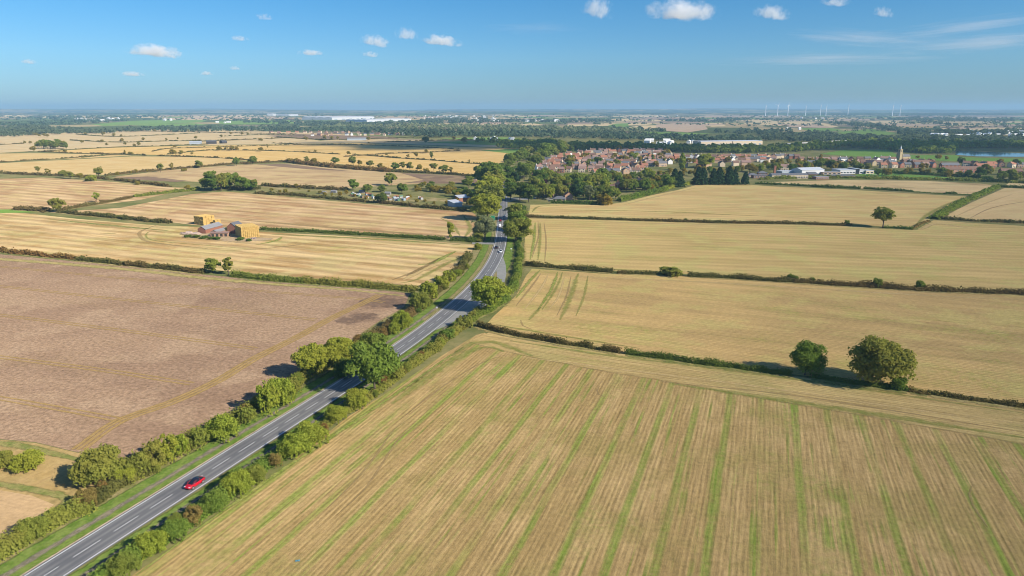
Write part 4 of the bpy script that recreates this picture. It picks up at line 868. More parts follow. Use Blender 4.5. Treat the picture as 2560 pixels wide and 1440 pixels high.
# hedgerow trees, left
LT = [(533, 682, 40, 'round', 'olive', 1.15), (572, 686, 48, 'tall', 'olive', 1.0), (142, 530, 38, 'round', 'olive', 1.05), (242, 505, 26, 'airy', 'yellow green', 1.0), (470, 478, 17, 'round', 'olive', .9), (344, 462, 10, 'bush', 'mid green', 1.0),
      (96, 434, 20, 'airy', 'olive', .9), (120, 437, 17, 'airy', 'olive', 1.1), (158, 444, 20, 'round', 'olive', 1.0), (176, 447, 20, 'round', 'olive', 1.1), (200, 448, 16, 'round', 'mid green', 1.3), (228, 453, 16, 'bush', 'yellow green', 1.4), (247, 442, 26, 'round', 'olive', 1.0), (294, 441, 13, 'round', 'olive', 1.1), (328, 437, 10, 'airy', 'russet', 1.2), (341, 434, 12, 'airy', 'olive', 1.0), (368, 432, 9, 'airy', 'olive', 1.0),
      (401, 431, 24, 'airy', 'olive', 1.1), (430, 425, 20, 'airy', 'olive', .7), (498, 420, 20, 'round', 'olive', 1.25), (591, 415, 24, 'round', 'mid green', .8), (632, 411, 22, 'round', 'mid green', 1.2), (460, 428, 8, 'bush', 'olive', 1.5),
      (725, 406, 10, 'bush', 'olive', 1.4), (740, 408, 14, 'airy', 'olive', 1.4), (768, 408, 19, 'airy', 'olive', 1.1), (785, 411, 17, 'round', 'olive', 1.2), (838, 410, 17, 'round', 'mid green', 1.3), (883, 414, 26, 'round', 'olive', .9), (900, 415, 16, 'round', 'olive', 1.0), (925, 418, 18, 'round', 'olive', 1.3), (952, 424, 18, 'round', 'olive', 1.1), (988, 426, 20, 'round', 'mid green', 1.2), (1008, 426, 24, 'airy', 'olive', 1.1), (1025, 427, 24, 'round', 'olive', .9), (1048, 428, 18, 'round', 'olive', 1.0), (1065, 431, 10, 'bush', 'russet', 1.4), (1085, 430, 24, 'airy', 'olive', 1.2), (1110, 433, 22, 'round', 'olive', 1.2), (1126, 434, 18, 'airy', 'olive', 1.1),
      (883, 476, 28, 'round', 'mid green', 1.15), (918, 482, 24, 'round', 'mid green', 1.3), (978, 464, 34, 'round', 'olive', 1.15), (955, 480, 18, 'wide', 'mid green', 1.2), (1005, 484, 26, 'wide', 'mid green', 1.0), (1042, 474, 14, 'airy', 'russet', 1.4), (1054, 472, 18, 'airy', 'olive', 1.2), (1045, 478, 10, 'bush', 'autumn orange', 1.4), (1085, 480, 14, 'bush', 'dark green', 1.4), (1110, 480, 16, 'round', 'olive', 1.2), (1128, 478, 24, 'round', 'olive', 1.1), (1140, 492, 18, 'wide', 'mid green', 1.2), (1165, 490, 22, 'wide', 'dark green', 1.1), (955, 508, 26, 'wide', 'dark green', 1.1), (740, 470, 12, 'round', 'olive', 1.0), (710, 468, 10, 'airy', 'olive', 1.0), (812, 492, 12, 'tall', 'dark green', 1.0), (830, 492, 12, 'tall', 'olive', 1.0),
      (313, 386, 12, 'tall', 'dark green', .9), (326, 386, 7, 'bush', 'dark green', 1.6), (432, 388, 15, 'round', 'olive', 1.25), (453, 388, 12, 'round', 'olive', 1.3), (480, 389, 9, 'airy', 'olive', 1.2), (437, 370, 8, 'round', 'olive', 1.2), (163, 382, 9, 'round', 'brownish', 1.2), (548, 377, 13, 'round', 'mid green', 1.2), (565, 377, 12, 'airy', 'olive', 1.2), (580, 377, 13, 'round', 'mid green', 1.2), (592, 376, 10, 'round', 'olive', 1.2), (652, 379, 12, 'round', 'olive', 1.2), (669, 371, 9, 'tall', 'olive', .8), (772, 381, 5, 'round', 'olive', 1.2), (789, 381, 7, 'round', 'olive', 1.3), (872, 388, 11, 'round', 'olive', 1.1), (966, 390, 9, 'airy', 'olive', 1.2), (1020, 395, 11, 'airy', 'olive', 1.2), (1041, 397, 18, 'airy', 'olive', .9), (1066, 384, 12, 'round', 'olive', .9), (1079, 399, 22, 'tall', 'olive', .8), (1173, 407, 9, 'airy', 'olive', 1.0),
      (84, 379, 14, 'round', 'mid green', 1.1), (62, 360, 9, 'round', 'brownish', 1.0), (76, 360, 8, 'round', 'brownish', 1.0), (255, 357, 9, 'round', 'olive', 1.2), (205, 358, 8, 'round', 'brownish', 1.3), (268, 365, 9, 'airy', 'olive', 1.3), (305, 356, 11, 'round', 'olive', 1.0), (313, 365, 10, 'airy', 'olive', 1.2), (336, 367, 8, 'round', 'olive', 1.1), (347, 365, 11, 'round', 'olive', .9), (359, 352, 9, 'round', 'olive', 1.0), (285, 342, 9, 'round', 'olive', 1.2), (303, 342, 7, 'round', 'olive', 1.0), (258, 339, 10, 'round', 'olive', 1.0), (213, 338, 8, 'round', 'olive', 1.3), (416, 352, 7, 'round', 'olive', 1.0), (445, 350, 8, 'airy', 'olive', 1.0), (490, 348, 9, 'round', 'olive', 1.0), (553, 344, 8, 'round', 'olive', 1.2), (387, 331, 9, 'round', 'dark green', .9), (471, 331, 9, 'tall', 'olive', .8), (312, 329, 7, 'round', 'olive', 1.2), (605, 338, 9, 'round', 'olive', 1.0), (620, 339, 9, 'airy', 'olive', 1.0), (577, 337, 8, 'round', 'olive', 1.0),
      (765, 351, 10, 'wide', 'dark green', 1.0), (812, 350, 13, 'round', 'dark green', 1.0), (830, 350, 11, 'round', 'dark green', 1.0), (845, 349, 9, 'round', 'dark green', 1.0), (921, 352, 11, 'round', 'dark green', 1.0), (922, 359, 5, 'round', 'dark green', 1.2), (1063, 358, 18, 'round', 'dark green', 1.2), (1135, 350, 10, 'round', 'dark green', 1.2), (1160, 360, 18, 'round', 'dark green', 1.0), (680, 349, 6, 'round', 'olive', 1.0), (652, 352, 7, 'bush', 'olive', 1.2)]
for x, y, h, k, tone, wd in LT:
    wh = 'on the hedge above the ploughed field' if y > 600 else ('around the allotments left of the road' if (x > 640 and y > 456) else ('on hedges in left stubble fields' if y > 441 else ('along the long left hedge line' if y > 400 and x < 700 else ('along the russet thicket hedge' if y > 400 else ('on the golden fields' if y > 366 else 'on the far pale plain')))))
    pend(x, y, h, k, tone, wh, G3, wd)
belt([(508, 475), (545, 476), (575, 470), (610, 474), (645, 480)], 11, 26, 48, ['round', 'round', 'airy', 'round'], ['dark green', 'mid green', 'olive'], 'in the copse left of centre', 'copse of big trees in the left fields', 6, 3)
belt([(96, 370), (120, 371), (145, 372), (168, 373)], 14, 16, 26, ['round', 'tall'], ['mid green', 'olive', 'dark green'], 'in the small square wood at left', 'trees of the small wood on the golden plain', 3, 2)
belt([(78, 338), (90, 341), (108, 343), (122, 345)], 5, 8, 11, ['round'], ['dark green'], 'in the clump above the small wood', 'trees of the small clump', 2, 1)
# village belts
V1 = 'trees at the near edge of the village'
belt([(1330, 470), (1370, 466), (1420, 468), (1470, 474), (1520, 470)], 36, 26, 44, ['round', 'round', 'wide'], ['mid green', 'mid green', 'olive', 'yellow green', 'dark green'], 'in belt before the brick village', V1, 8, 8)
belt([(1340, 496), (1400, 490), (1450, 492), (1500, 500), (1545, 502)], 28, 20, 40, ['round', 'round', 'airy', 'wide'], ['mid green', 'dark green', 'olive', 'yellow green'], 'among near village gardens', V1, 8, 6)
belt([(1540, 468), (1590, 478), (1640, 474), (1690, 462)], 24, 18, 36, ['round', 'round', 'wide'], ['mid green', 'dark green', 'olive', 'olive'], 'in gardens behind the tall clipped hedge', V1, 8, 5)
belt([(1500, 450), (1560, 452), (1620, 448), (1660, 446)], 14, 16, 28, ['round', 'round', 'wide'], ['mid green', 'olive', 'yellow green', 'dark green'], 'below the middle of the brick estate', V1, 8, 4)
pend(1357, 468, 24, 'round', 'purple', 'beside the red roofed house', V1); pend(1474, 505, 46, 'airy', 'grey green', 'with bare pale trunk at near village edge', V1, .9); pend(1440, 500, 40, 'round', 'blackish green', 'in gardens at near village edge', V1)
pend(1638, 470, 30, 'wide', 'autumn orange', 'at the hill stubble field edge', V1, 1.2); pend(1510, 512, 28, 'bush', 'autumn orange', 'at the village field corner', V1, 1.2)
V2 = 'conifers above the hill stubble field'
for x, h in ((1686, 46), (1698, 40), (1745, 44), (1757, 42), (1783, 40), (1797, 44), (1822, 46), (1835, 38), (1862, 32), (1688, 30)): pend(x, 461 + (x < 1700) * 6, h, 'cone', 'blackish green', 'above the hill stubble field', V2, 1.15)
V3 = 'trees among the village houses'
belt([(1300, 452), (1330, 440), (1330, 425), (1345, 410), (1370, 395), (1420, 383)], 16, 24, 40, ['round', 'wide'], ['mid green', 'dark green', 'mid green', 'olive'], 'along the left edge of the brick estate', V3, 7, 4)
belt([(1255, 425), (1275, 412), (1300, 405), (1330, 398)], 10, 20, 34, ['round', 'wide'], ['mid green', 'mid green', 'olive'], 'in the wood left of the brick estate', V3, 8, 4)
belt([(1420, 382), (1460, 376), (1500, 377), (1560, 379), (1610, 380)], 12, 14, 26, ['round', 'tall'], ['mid green', 'dark green', 'yellow green'], 'behind the brick estate', V3, 8, 3)
belt([(1390, 425), (1450, 415), (1520, 408), (1600, 408), (1680, 405)], 44, 11, 21, ['round', 'bush', 'tall'], ['dark green', 'mid green', 'olive', 'yellow green'], 'between the estate houses', V3, 14, 14)
belt([(1670, 440), (1720, 438), (1780, 436), (1840, 432), (1890, 426)], 18, 14, 24, ['round', 'round', 'wide'], ['olive', 'mid green', 'autumn orange', 'yellow green', 'mid green'], 'behind the conifers', V3, 8, 5)
belt([(1690, 412), (1760, 408), (1830, 405), (1900, 404)], 14, 11, 17, ['round', 'wide'], ['mid green', 'olive', 'olive', 'dark green'], 'in the middle of the village', V3, 10, 5)
pend(1705, 425, 42, 'poplar', 'yellow green', 'rising above village houses', V3, 1.3); pend(1763, 420, 36, 'wide', 'yellow green', 'like a willow in the village centre', V3, 1.0)
V4 = 'trees behind the school'
belt([(1880, 430), (1930, 428), (1990, 425), (2060, 424), (2130, 424), (2180, 428)], 26, 15, 26, ['round', 'round', 'wide'], ['mid green', 'dark green', 'olive', 'yellow green', 'olive'], 'behind the school buildings', V4, 7, 4)
belt([(1900, 416), (1980, 412), (2060, 412), (2140, 416)], 14, 12, 18, ['round', 'wide'], ['olive', 'mid green', 'autumn orange', 'mid green'], 'in the upper row behind the school', V4, 8, 3)
belt([(660, 478), (780, 484), (900, 492), (1020, 500), (1150, 512)], 20, 6, 11, ['bush', 'wide'], ['olive', 'dark green', 'mid green', 'russet'], 'in scrub along the allotments', 'scrub bushes on the allotments', 8, 7)
belt([(1060, 468), (1110, 482), (1180, 500), (1190, 520)], 14, 12, 22, ['wide', 'bush', 'round'], ['olive', 'dark green', 'mid green'], 'left of the road avenue', 'scrub by the avenue', 10, 6)
V5 = 'trees around the church end of the village'
belt([(2190, 440), (2260, 436), (2330, 437), (2400, 440), (2440, 446)], 10, 12, 20, ['round', 'bush'], ['mid green', 'dark green', 'olive'], 'near the brick terraces', V5, 12, 3)
for x, y, h, k, tone in ((2462, 444, 34, 'round', 'olive'), (2450, 446, 30, 'round', 'dark green'), (2505, 456, 30, 'round', 'mid green'), (2530, 456, 32, 'wide', 'olive'), (2550, 450, 22, 'round', 'brownish'), (2345, 400, 14, 'wide', 'dark green'), (2365, 401, 11, 'round', 'dark green'), (2402, 413, 22, 'round', 'dark green'), (2294, 398, 10, 'round', 'dark green'), (2270, 398, 10, 'round', 'dark green'), (2305, 424, 18, 'round', 'yellow green'), (2315, 424, 18, 'tall', 'dark green'), (2051, 402, 18, 'tall', 'dark green'), (2500, 412, 16, 'round', 'dark green'), (2540, 418, 20, 'wide', 'dark green')):
    pend(x, y, h, k, tone, 'at the church end of the village', V5)
flush()
# ------------------------------------------------------------------ far woods: nobody could count these trees
def wood(name, polys, n, tone, label, h=(8, 13), seed=1, q=14, wide=1.0):
    g = np.random.default_rng(seed); C, N, S_ = [], [], []
    from mathutils.geometry import tessellate_polygon
    for poly in polys:
        tris = tessellate_polygon([[Vector((x, y, 0)) for x, y in poly]])
        P2 = np.array(poly, float); ar = [abs(np.cross(P2[b_] - P2[a], P2[c] - P2[a])) / 2 for a, b_, c in tris]
        tot = sum(ar); nn = max(3, int(n * tot))
        pick = g.choice(len(tris), nn, p=np.array(ar) / tot); u, v = g.random(nn), g.random(nn); fl = u + v > 1; u[fl], v[fl] = 1 - u[fl], 1 - v[fl]
        for k_, uu, vv in zip(pick, u, v):
            a, b_, c = (P2[i] for i in tris[k_]); x, y = a + (b_ - a) * uu + (c - a) * vv
            gp = P(x, max(y, 276.5)); hh = g.uniform(*h) * g.choice([.75, 1, 1, 1.25]); r = hh * g.uniform(.45, .7) * wide * (1 + np.clip((gp.y - 2500) / 5000, 0, 1.2))
            d = sph(q, g); d[:, 2] = np.abs(d[:, 2])
            C.append(np.array([gp.x, gp.y, hh * .35]) + d * np.array([r, r, hh * .62])); N.append(d); S_.append(np.full(q, r * .42))
    V, Q, T_ = quads(np.concatenate(C), np.concatenate(N), np.concatenate(S_), g)
    T_ = .3 * T_ + .7 * np.repeat(g.random(len(V) // (4 * q)), 4 * q)
    o = link(name, mesh_np(name, V, Q, T_), FOL[tone]); tag(o, label, 'woodland', None, 'stuff')
wood('woodland', [[(-80, 345), (-80, 322), (60, 318), (160, 322), (220, 328), (240, 334), (120, 337), (40, 342)], [(210, 330), (340, 326), (345, 330), (240, 336)]], .10, 'valley green', 'blue green woods beyond the pale plain at left', seed=2)
wood('woodland', [[(420, 331), (430, 322), (560, 319), (740, 320), (760, 327), (640, 330)], [(290, 327), (420, 318), (440, 322), (420, 330)]], .09, 'valley green', 'belt of trees above the pale plain', seed=3)
wood('woodland', [[(740, 326), (860, 322), (1000, 326), (1100, 332), (1300, 332), (1500, 336), (1700, 344), (1900, 350), (1900, 356), (1640, 352), (1400, 346), (1260, 342), (1080, 344), (900, 334)]], .10, 'valley green', 'wooded valley across the middle distance', seed=4)
wood('woodland', [[(800, 318), (1000, 312), (1150, 313), (1290, 317), (1460, 322), (1560, 325), (1640, 332), (1480, 334), (1200, 330), (1000, 324), (840, 324)]], .09, 'grey green', 'pale green woods behind the wooded valley', seed=5)
wood('woodland', [[(1240, 372), (1300, 366), (1420, 364), (1560, 368), (1700, 372), (1900, 374), (2000, 372), (2000, 380), (1850, 384), (1640, 380), (1500, 374), (1380, 376), (1290, 374)], [(1180, 356), (1400, 358), (1400, 366), (1300, 366)]], .10, 'mid green', 'dark shaded trees just behind the brick estate', (8, 11), seed=6)
wood('woodland', [[(1900, 338), (2050, 338), (2180, 346), (2300, 348), (2460, 346), (2640, 350), (2640, 362), (2400, 362), (2200, 358), (2040, 356), (1900, 352)]], .10, 'valley green', 'valley woods on the right beyond the church', seed=7)
wood('woodland', [[(2120, 368), (2160, 360), (2300, 364), (2420, 364), (2640, 364), (2640, 372), (2500, 371), (2400, 371), (2378, 377), (2376, 386), (2300, 384), (2200, 374)], [(1960, 372), (2120, 364), (2120, 369), (2000, 378)]], .11, 'mid green', 'dark shaded woods above the lake', (8, 13), seed=8)
wood('woodland', [[(740, 305), (640, 300), (560, 303), (700, 312), (800, 316), (1080, 312), (1280, 306), (1500, 308), (1580, 302), (1480, 299), (1300, 301), (1100, 297), (1030, 304), (900, 309)], [(1500, 322), (1600, 324), (1690, 331), (1600, 331)], [(1760, 332), (1900, 328), (1990, 330), (1900, 338)]], .06, 'valley green', 'scattered far trees around the warehouses and far town', seed=9, wide=1.2)
wood('woodland', [[(1640, 303), (1800, 297), (1900, 298), (2040, 304), (1900, 301), (1760, 306)], [(2060, 304), (2140, 308), (2250, 322), (2240, 330), (2150, 318), (2080, 310)], [(2240, 330), (2420, 330), (2560, 328), (2640, 332), (2640, 338), (2400, 338), (2250, 340)], [(2160, 296), (2350, 296), (2560, 300), (2640, 306), (2500, 305), (2300, 303)], [(2290, 304), (2330, 306), (2420, 318), (2360, 314)]], .07, 'valley green', 'far tree lines on the right hand hills', seed=10, wide=1.2)
wood('woodland', [[(-80, 314), (100, 306), (240, 300), (330, 302), (220, 310), (100, 316)], [(0, 296), (200, 292), (400, 290), (380, 293), (120, 300)], [(560, 288), (680, 290), (760, 288), (900, 286), (740, 284)]], .06, 'valley green', 'far wooded hills on the left', seed=11, wide=1.3)
wood('woodland', LINES, .14, 'valley green', 'hedgerow trees between the farthest fields', (5, 9), seed=14, q=8, wide=1.3)
wood('woodland', [[(-80, 288), (300, 282), (700, 281), (1100, 284), (1500, 285), (1900, 279), (2300, 280), (2640, 282), (2640, 279), (1900, 276.8), (1200, 279), (700, 277), (200, 277), (-80, 280)]], .035, 'valley green', 'tree lines along the horizon', (9, 14), seed=12, q=10, wide=1.6)
# ------------------------------------------------------------------ buildings
BRICK = plain('orange_brick', (.44, .265, .175), .9, .1, var=.25, scale=2); BRED = plain('red_brick', (.30, .135, .09), .9, .1, var=.25, scale=2); CREAM = plain('cream_render', (.62, .50, .36), .9, .1, var=.1)
WHITE = plain('white_render', (.78, .76, .72), .85, .2, var=.08); BUFF = plain('buff_brick', (.50, .34, .22), .9, .1, var=.2, scale=2); STONE = plain('gold_stone', (.40, .315, .185), .9, .1, var=.2, scale=1)
TERRA = plain('terracotta_tiles', (.33, .150, .095), .85, .15, var=.25, scale=1.5); BROWN = plain('brown_tiles', (.19, .115, .085), .85, .15, var=.25, scale=1.5); SLATE = plain('grey_slate', (.135, .135, .145), .7, .3, var=.2, scale=1.5); ROSE = plain('rose_tiles', (.27, .175, .145), .85, .15, var=.25, scale=1.5)
GLASS = plain('window_glass', (.03, .035, .045), .15, .5, var=.1); FRAME = plain('white_frame', (.8, .79, .76), .5, .3, var=.03); DOOR = plain('dark_door', (.06, .05, .045), .5, .3)
SHEET = plain('grey_roof_sheet', (.25, .24, .24), .7, .4, var=.15, scale=.4); PALESHEET = plain('pale_roof_sheet', (.48, .50, .53), .5, .4, var=.1, scale=.3); CLAD = plain('white_cladding', (.58, .58, .58), .6, .3, var=.04, scale=.05); CLADG = plain('grey_cladding', (.36, .40, .44), .6, .3, var=.08, scale=.1)
def gable_parts(L, w, he, hr, over=.4, th=.18):
    """ridge along local y, half width w"""
    wall = MB(); wall.prism([(-w, -.3), (w, -.3), (w, he), (0, hr), (-w, he)], -L / 2, L / 2)
    roof = MB(); sl = (hr - he) / w
    for s in (1, -1):
        a = [(0, hr + .04), (s * (w + over), he - sl * over + .04), (s * (w + over), he - sl * over + .04 + th), (0, hr + .04 + th)]
        roof.prism(a if s < 0 else a[::-1], -L / 2 - over * .7, L / 2 + over * .7)
    return wall, roof
def hip_roof(L, w, he, hr, over=.5):
    m = MB(); W_, l_ = w + over, L / 2 + over
    m.v += [(-W_, -l_, he), (W_, -l_, he), (W_, l_, he), (-W_, l_, he), (0, -l_ + W_, hr), (0, l_ - W_, hr)]
    for f in ((0, 1, 4), (1, 2, 5, 4), (2, 3, 5), (3, 0, 4, 5), (3, 2, 1, 0)): m.face(list(f))
    return m
def window(parent, x, y, z, ww, hh, side, mat=GLASS):
    """side: unit vector the pane faces, 'x', '-x', 'y', '-y'"""
    f, pn = MB(), MB(); t_ = .06
    def bx(m, a0, a1, z0, z1, d0, d1):
        s = 1 if side[0] != '-' else -1
        if side[-1] == 'x': m.box(min(x + s * d0, x + s * d1), y + a0, z + z0, max(x + s * d0, x + s * d1), y + a1, z + z1)
        else: m.box(x + a0, min(y + s * d0, y + s * d1), z + z0, x + a1, max(y + s * d0, y + s * d1), z + z1)
    bx(pn, -ww / 2, ww / 2, 0, hh, .0, .05)
    for a0, a1, z0, z1 in ((-ww / 2 - .12, -ww / 2, -.12, hh + .12), (ww / 2, ww / 2 + .12, -.12, hh + .12), (-ww / 2, ww / 2, -.12, 0), (-ww / 2, ww / 2, hh, hh + .12)): bx(f, a0, a1, z0, z1, 0, .09)
    wo = f.build('window', FRAME, parent); pn.build('pane', mat, wo); return wo
def house_proto(L, w, he, hr, chim=1, wins=True, hip=False, wing=False, name='house'):
    e = empty(name)
    wl, rf = gable_parts(L, w, he, hr)
    if hip:
        wl = MB(); wl.box(-w, -L / 2, -.3, w, L / 2, he - .02); rf = hip_roof(L, w, he, hr)
    if wing:
        M = Matrix.Rotation(R(90), 4, 'Z') @ Matrix.Translation((0, -w - 1.2, 0))
        wl.prism([(-2.6, -.3), (2.6, -.3), (2.6, he), (0, hr - .7), (-2.6, he)], -2, 2.5, 0, M)
        for s in (1, -1):
            sl = (hr - .7 - he) / 2.6
            a = [(0, hr - .66), (s * 3, he - sl * .4 + .04), (s * 3, he - sl * .4 + .2), (0, hr - .5)]
            rf.prism(a if s < 0 else a[::-1], -2.3, 2.4, 0, M)
    wall = wl.build('wall', BRICK, e); roof = rf.build('roof', BROWN, e)
    for i in range(chim):
        c = MB(); y = (L / 2 - .7) * (1 if i == 0 else -1); c.box(-.45, y - .35, hr - .5, .45, y + .35, hr + 1.2); c.box(-.2, y - .2, hr + 1.2, .2, y + .2, hr + 1.55); c.build('chimney', BRICK, roof)
    if wins:
        for s, sd in ((w, 'x'), (-w, '-x')):
            for z in ([1.0, he - 1.9] if he > 4 else [1.0]):
                for y in ([-L * .28, L * .28] if L < 12 else [-L * .36, -L * .12, L * .12, L * .36]): window(e, s, y, z, 1.5, 1.15, sd)
            d = MB(); d.box(s - .04 if s > 0 else s - .06, -.5, 0, s + .06 if s > 0 else s + .04, .5, 2.05); d.build('door', DOOR, e)
        window(e, 0, -L / 2, he - 1.8, 1.2, 1.2, '-y')
    return e
HP = {'detached': house_proto(9, 3.7, 5.0, 7.8), 'wide': house_proto(11, 4.0, 5.0, 8.0, 2), 'winged': house_proto(10, 3.6, 5.0, 7.6, 1, True, False, True), 'semi': house_proto(14, 3.9, 5.1, 8.0, 2), 'bungalow': house_proto(12, 4.2, 2.7, 5.0, 1, True, True), 'terrace': house_proto(26, 4.0, 5.2, 8.2, 2)}
HS = {k: house_proto(*a) for k, a in {'detached': (9, 3.7, 5.0, 7.8, 1, False), 'wide': (11, 4.0, 5.0, 8.0, 1, False), 'winged': (10, 3.6, 5.0, 7.6, 1, False, False, True), 'semi': (14, 3.9, 5.1, 8.0, 2, False)}.items()}
PROTOS_TO_DROP = list(HP.values()) + list(HS.values())
WN = {BRICK: 'orange brick', BRED: 'red brick', CREAM: 'cream', WHITE: 'white', BUFF: 'buff brick', STONE: 'golden stone'}
RNm = {TERRA: 'terracotta roofed', BROWN: 'brown roofed', SLATE: 'grey roofed', ROSE: 'rose roofed'}
def place_house(px, py, kind, wm, rm, rz, label, group, full=True, cat='house', world=None):
    o = copy_tree((HP if full else HS)[kind]); q = world or P(px, py)
    o.location = (q.x, q.y, 0); o.rotation_euler = (0, 0, rz); o.name = 'house' if kind != 'terrace' else 'terraced_row'
    tag(o, label, cat, group); paint(o, BRICK, wm); paint(o, BROWN, rm); return o
hr_ = random.Random(5)
VILL = []
def row(y0, y1, x0, x1, n, rank, full, kinds=('detached', 'detached', 'wide', 'winged', 'semi'), where='of the brick estate', group='houses of the brick estate', walls=(BRICK, BUFF, BUFF, CREAM, CREAM, WHITE, BRED), roofs=(BROWN, ROSE, ROSE, TERRA, SLATE, BROWN, SLATE), skip=()):
    rs = []
    for i in range(n):
        f = (i + .5 + hr_.uniform(-.22, .22)) / n
        rs.append((x0 + (x1 - x0) * f, y0 + (y1 - y0) * f + hr_.uniform(-1.2, 1.2)))
    for i, (x, y) in enumerate(sorted(rs)):
        k = hr_.choice(kinds); wm, rm = hr_.choice(walls), hr_.choice(roofs)
        rz = hr_.choice([R(90), R(90), R(90), 0]) + R(hr_.uniform(-22, 22))
        place_house(x, y, k, wm, rm, rz, f'{RNm[rm]} {WN[wm]} house, {ordn(i + 1)} from left, {ordn(rank)} row {where}'.replace('in the village middle', 'in village middle'), group, full)
rows = [(431, 428, 1338, 1610, 11, True), (425, 422, 1334, 1620, 13, True), (418, 416, 1338, 1660, 15, True), (411.5, 410, 1344, 1680, 16, False), (406, 404, 1356, 1690, 16, False), (400, 399, 1372, 1700, 16, False), (394.5, 394, 1392, 1700, 15, False), (389.5, 389, 1415, 1690, 13, False), (385, 384.5, 1440, 1670, 11, False), (381, 381, 1470, 1660, 9, False)]
for i, (a, b_, x0, x1, n, full) in enumerate(rows): row(a, b_, x0, x1, n, i + 1, full)
row(437, 434, 1480, 1600, 5, 1, True, ('wide', 'winged'), 'below the brick estate', 'houses below the brick estate')
row(408, 404, 1700, 1940, 18, 1, False, where='in the village middle', group='houses in the village middle')
row(398, 396, 1700, 2000, 24, 2, False, where='in the village middle', group='houses in the village middle')
row(418, 414, 1700, 1880, 6, 3, False, where='in the village middle', group='houses in the village middle')
CH = 'houses around the church'
row(413, 412, 2020, 2240, 12, 1, True, where='left of the church', group=CH, walls=(BRED, BRICK, CREAM, STONE), roofs=(BROWN, SLATE, ROSE))
row(405, 404, 1990, 2240, 12, 2, False, where='left of the church', group=CH, walls=(BRED, BRICK, CREAM, STONE, WHITE), roofs=(BROWN, SLATE, ROSE))
row(420, 419, 2200, 2340, 7, 1, True, where='below the church tower', group=CH, walls=(BRED, BRICK, CREAM, STONE), roofs=(BROWN, SLATE, ROSE, TERRA))
row(409, 410, 2250, 2330, 4, 2, True, where='below the church tower', group=CH, walls=(BRED, STONE, CREAM), roofs=(BROWN, SLATE))
row(416, 418, 2400, 2560, 7, 3, True, where='at village right end', group=CH, walls=(BRED, BRICK, CREAM), roofs=(BROWN, TERRA, SLATE))
for x, y, wm, rm, rz, l in ((2420, 431, BRED, BROWN, 92, 'long red brick terrace with white windows near right edge'), (2372, 433, BRICK, BROWN, 88, 'brown roofed brick terrace left of the white windowed terrace'), (2372, 421, BRED, SLATE, 92, 'slate roofed terrace behind the other brick terraces'), (2300, 413, BRED, BROWN, 90, 'large red brick row below and right of the church'), (2525, 437, BRED, BROWN, 84, 'brown roofed terrace at the right edge of photo'), (2460, 423, BRED, TERRA, 90, 'terracotta roofed terrace at the right end of village')):
    place_house(x, y, 'terrace', wm, rm, R(rz), l, 'brick terraces by the church', True, 'terrace')
for x, y, k, wm, rm, rz, l in ((1322, 474, 'semi', BRICK, TERRA, 82, 'house with big terracotta roof among trees at village corner'), (1332, 452, 'detached', BRICK, TERRA, 10, 'brick house half hidden behind the terracotta roofed corner house'), (1523, 480, 'wide', BRED, BROWN, 75, 'dark red brick house beside the tall clipped garden hedge'), (1548, 473, 'detached', BRED, BROWN, 20, 'brown roofed house between two gardens, left of bungalow'), (1576, 466, 'bungalow', CREAM, SLATE, 80, 'grey roofed bungalow in the gardens above the tall hedge'), (1600, 463, 'detached', BRICK, ROSE, 15, 'rose roofed house right of the grey roofed bungalow'), (1420, 474, 'detached', BRED, BROWN, 80, 'house hidden among trees above the red garden wall'), (1398, 503, 'bungalow', BRICK, SLATE, 85, 'low grey roofed building at the near village corner'), (1420, 500, 'detached', BRICK, TERRA, 5, 'small brick house at the near village corner'), (1650, 452, 'wide', BRED, BROWN, 85, 'brown roofed house left of the dark conifers'),
                            (1905, 437, 'bungalow', BRED, SLATE, 86, 'grey roofed brick bungalow at left end of the school'), (1880, 442, 'bungalow', BUFF, SLATE, 92, 'dark low house right of the dark conifers'), (1960, 425, 'wide', CREAM, ROSE, 80, 'rose roofed house in trees behind the brick school chimney')):
    place_house(x, y, k, wm, rm, R(rz), l, 'houses in the gardens at the village edge')
FW = 'far row of houses under the cloud shadow'
row(339, 338, 776, 1050, 17, 1, False, ('detached', 'semi', 'wide'), 'of the far housing', FW, (WHITE, CREAM, BUFF, BRICK), (BROWN, SLATE, ROSE))
row(333, 334, 672, 1000, 17, 2, False, ('detached', 'semi', 'wide'), 'of the far housing', FW, (BRICK, CREAM, BUFF, BRICK), (BROWN, TERRA, ROSE))
row(357, 356, 1300, 1400, 7, 1, False, ('detached', 'semi', 'wide'), 'in the shaded woods', 'houses in the shaded woods', (WHITE, CREAM, BUFF), (BROWN, SLATE))
for o in PROTOS_TO_DROP:
    for q in list(walk(o)): bpy.data.objects.remove(q)
# distant towns: specks of roofs and walls
def town(polys, n, seed, label):
    g = np.random.default_rng(seed); m = MB()
    for (x0, y0, x1, y1), k in zip(polys, n):
        for _ in range(k):
            q = P(g.uniform(x0, x1), g.uniform(y0, y1)); L, w, h = g.uniform(8, 22), g.uniform(4, 5), g.uniform(5, 6.5); s = 1 + max(0, (q.y - 2500) / 20000)
            mm = int(g.choice([0, 1, 2, 2, 2, 3, 3, 3, 3])); M = Matrix.Translation(q) @ Matrix.Rotation(g.choice([0, 1.57]) + g.normal(0, .25), 4, 'Z') @ Matrix.Scale(s, 4)
            m.box(-w, -L / 2, 0, w, L / 2, h, mm, M); m.prism([(-w - .3, h), (w + .3, h), (0, h + 3)], -L / 2 - .3, L / 2 + .3, 4 + int(g.integers(0, 3)), M)
    o = m.build('distant_town', [WHITE, CREAM, BUFF, BRICK, BROWN, ROSE, SLATE]); tag(o, label, 'town', None, 'stuff')
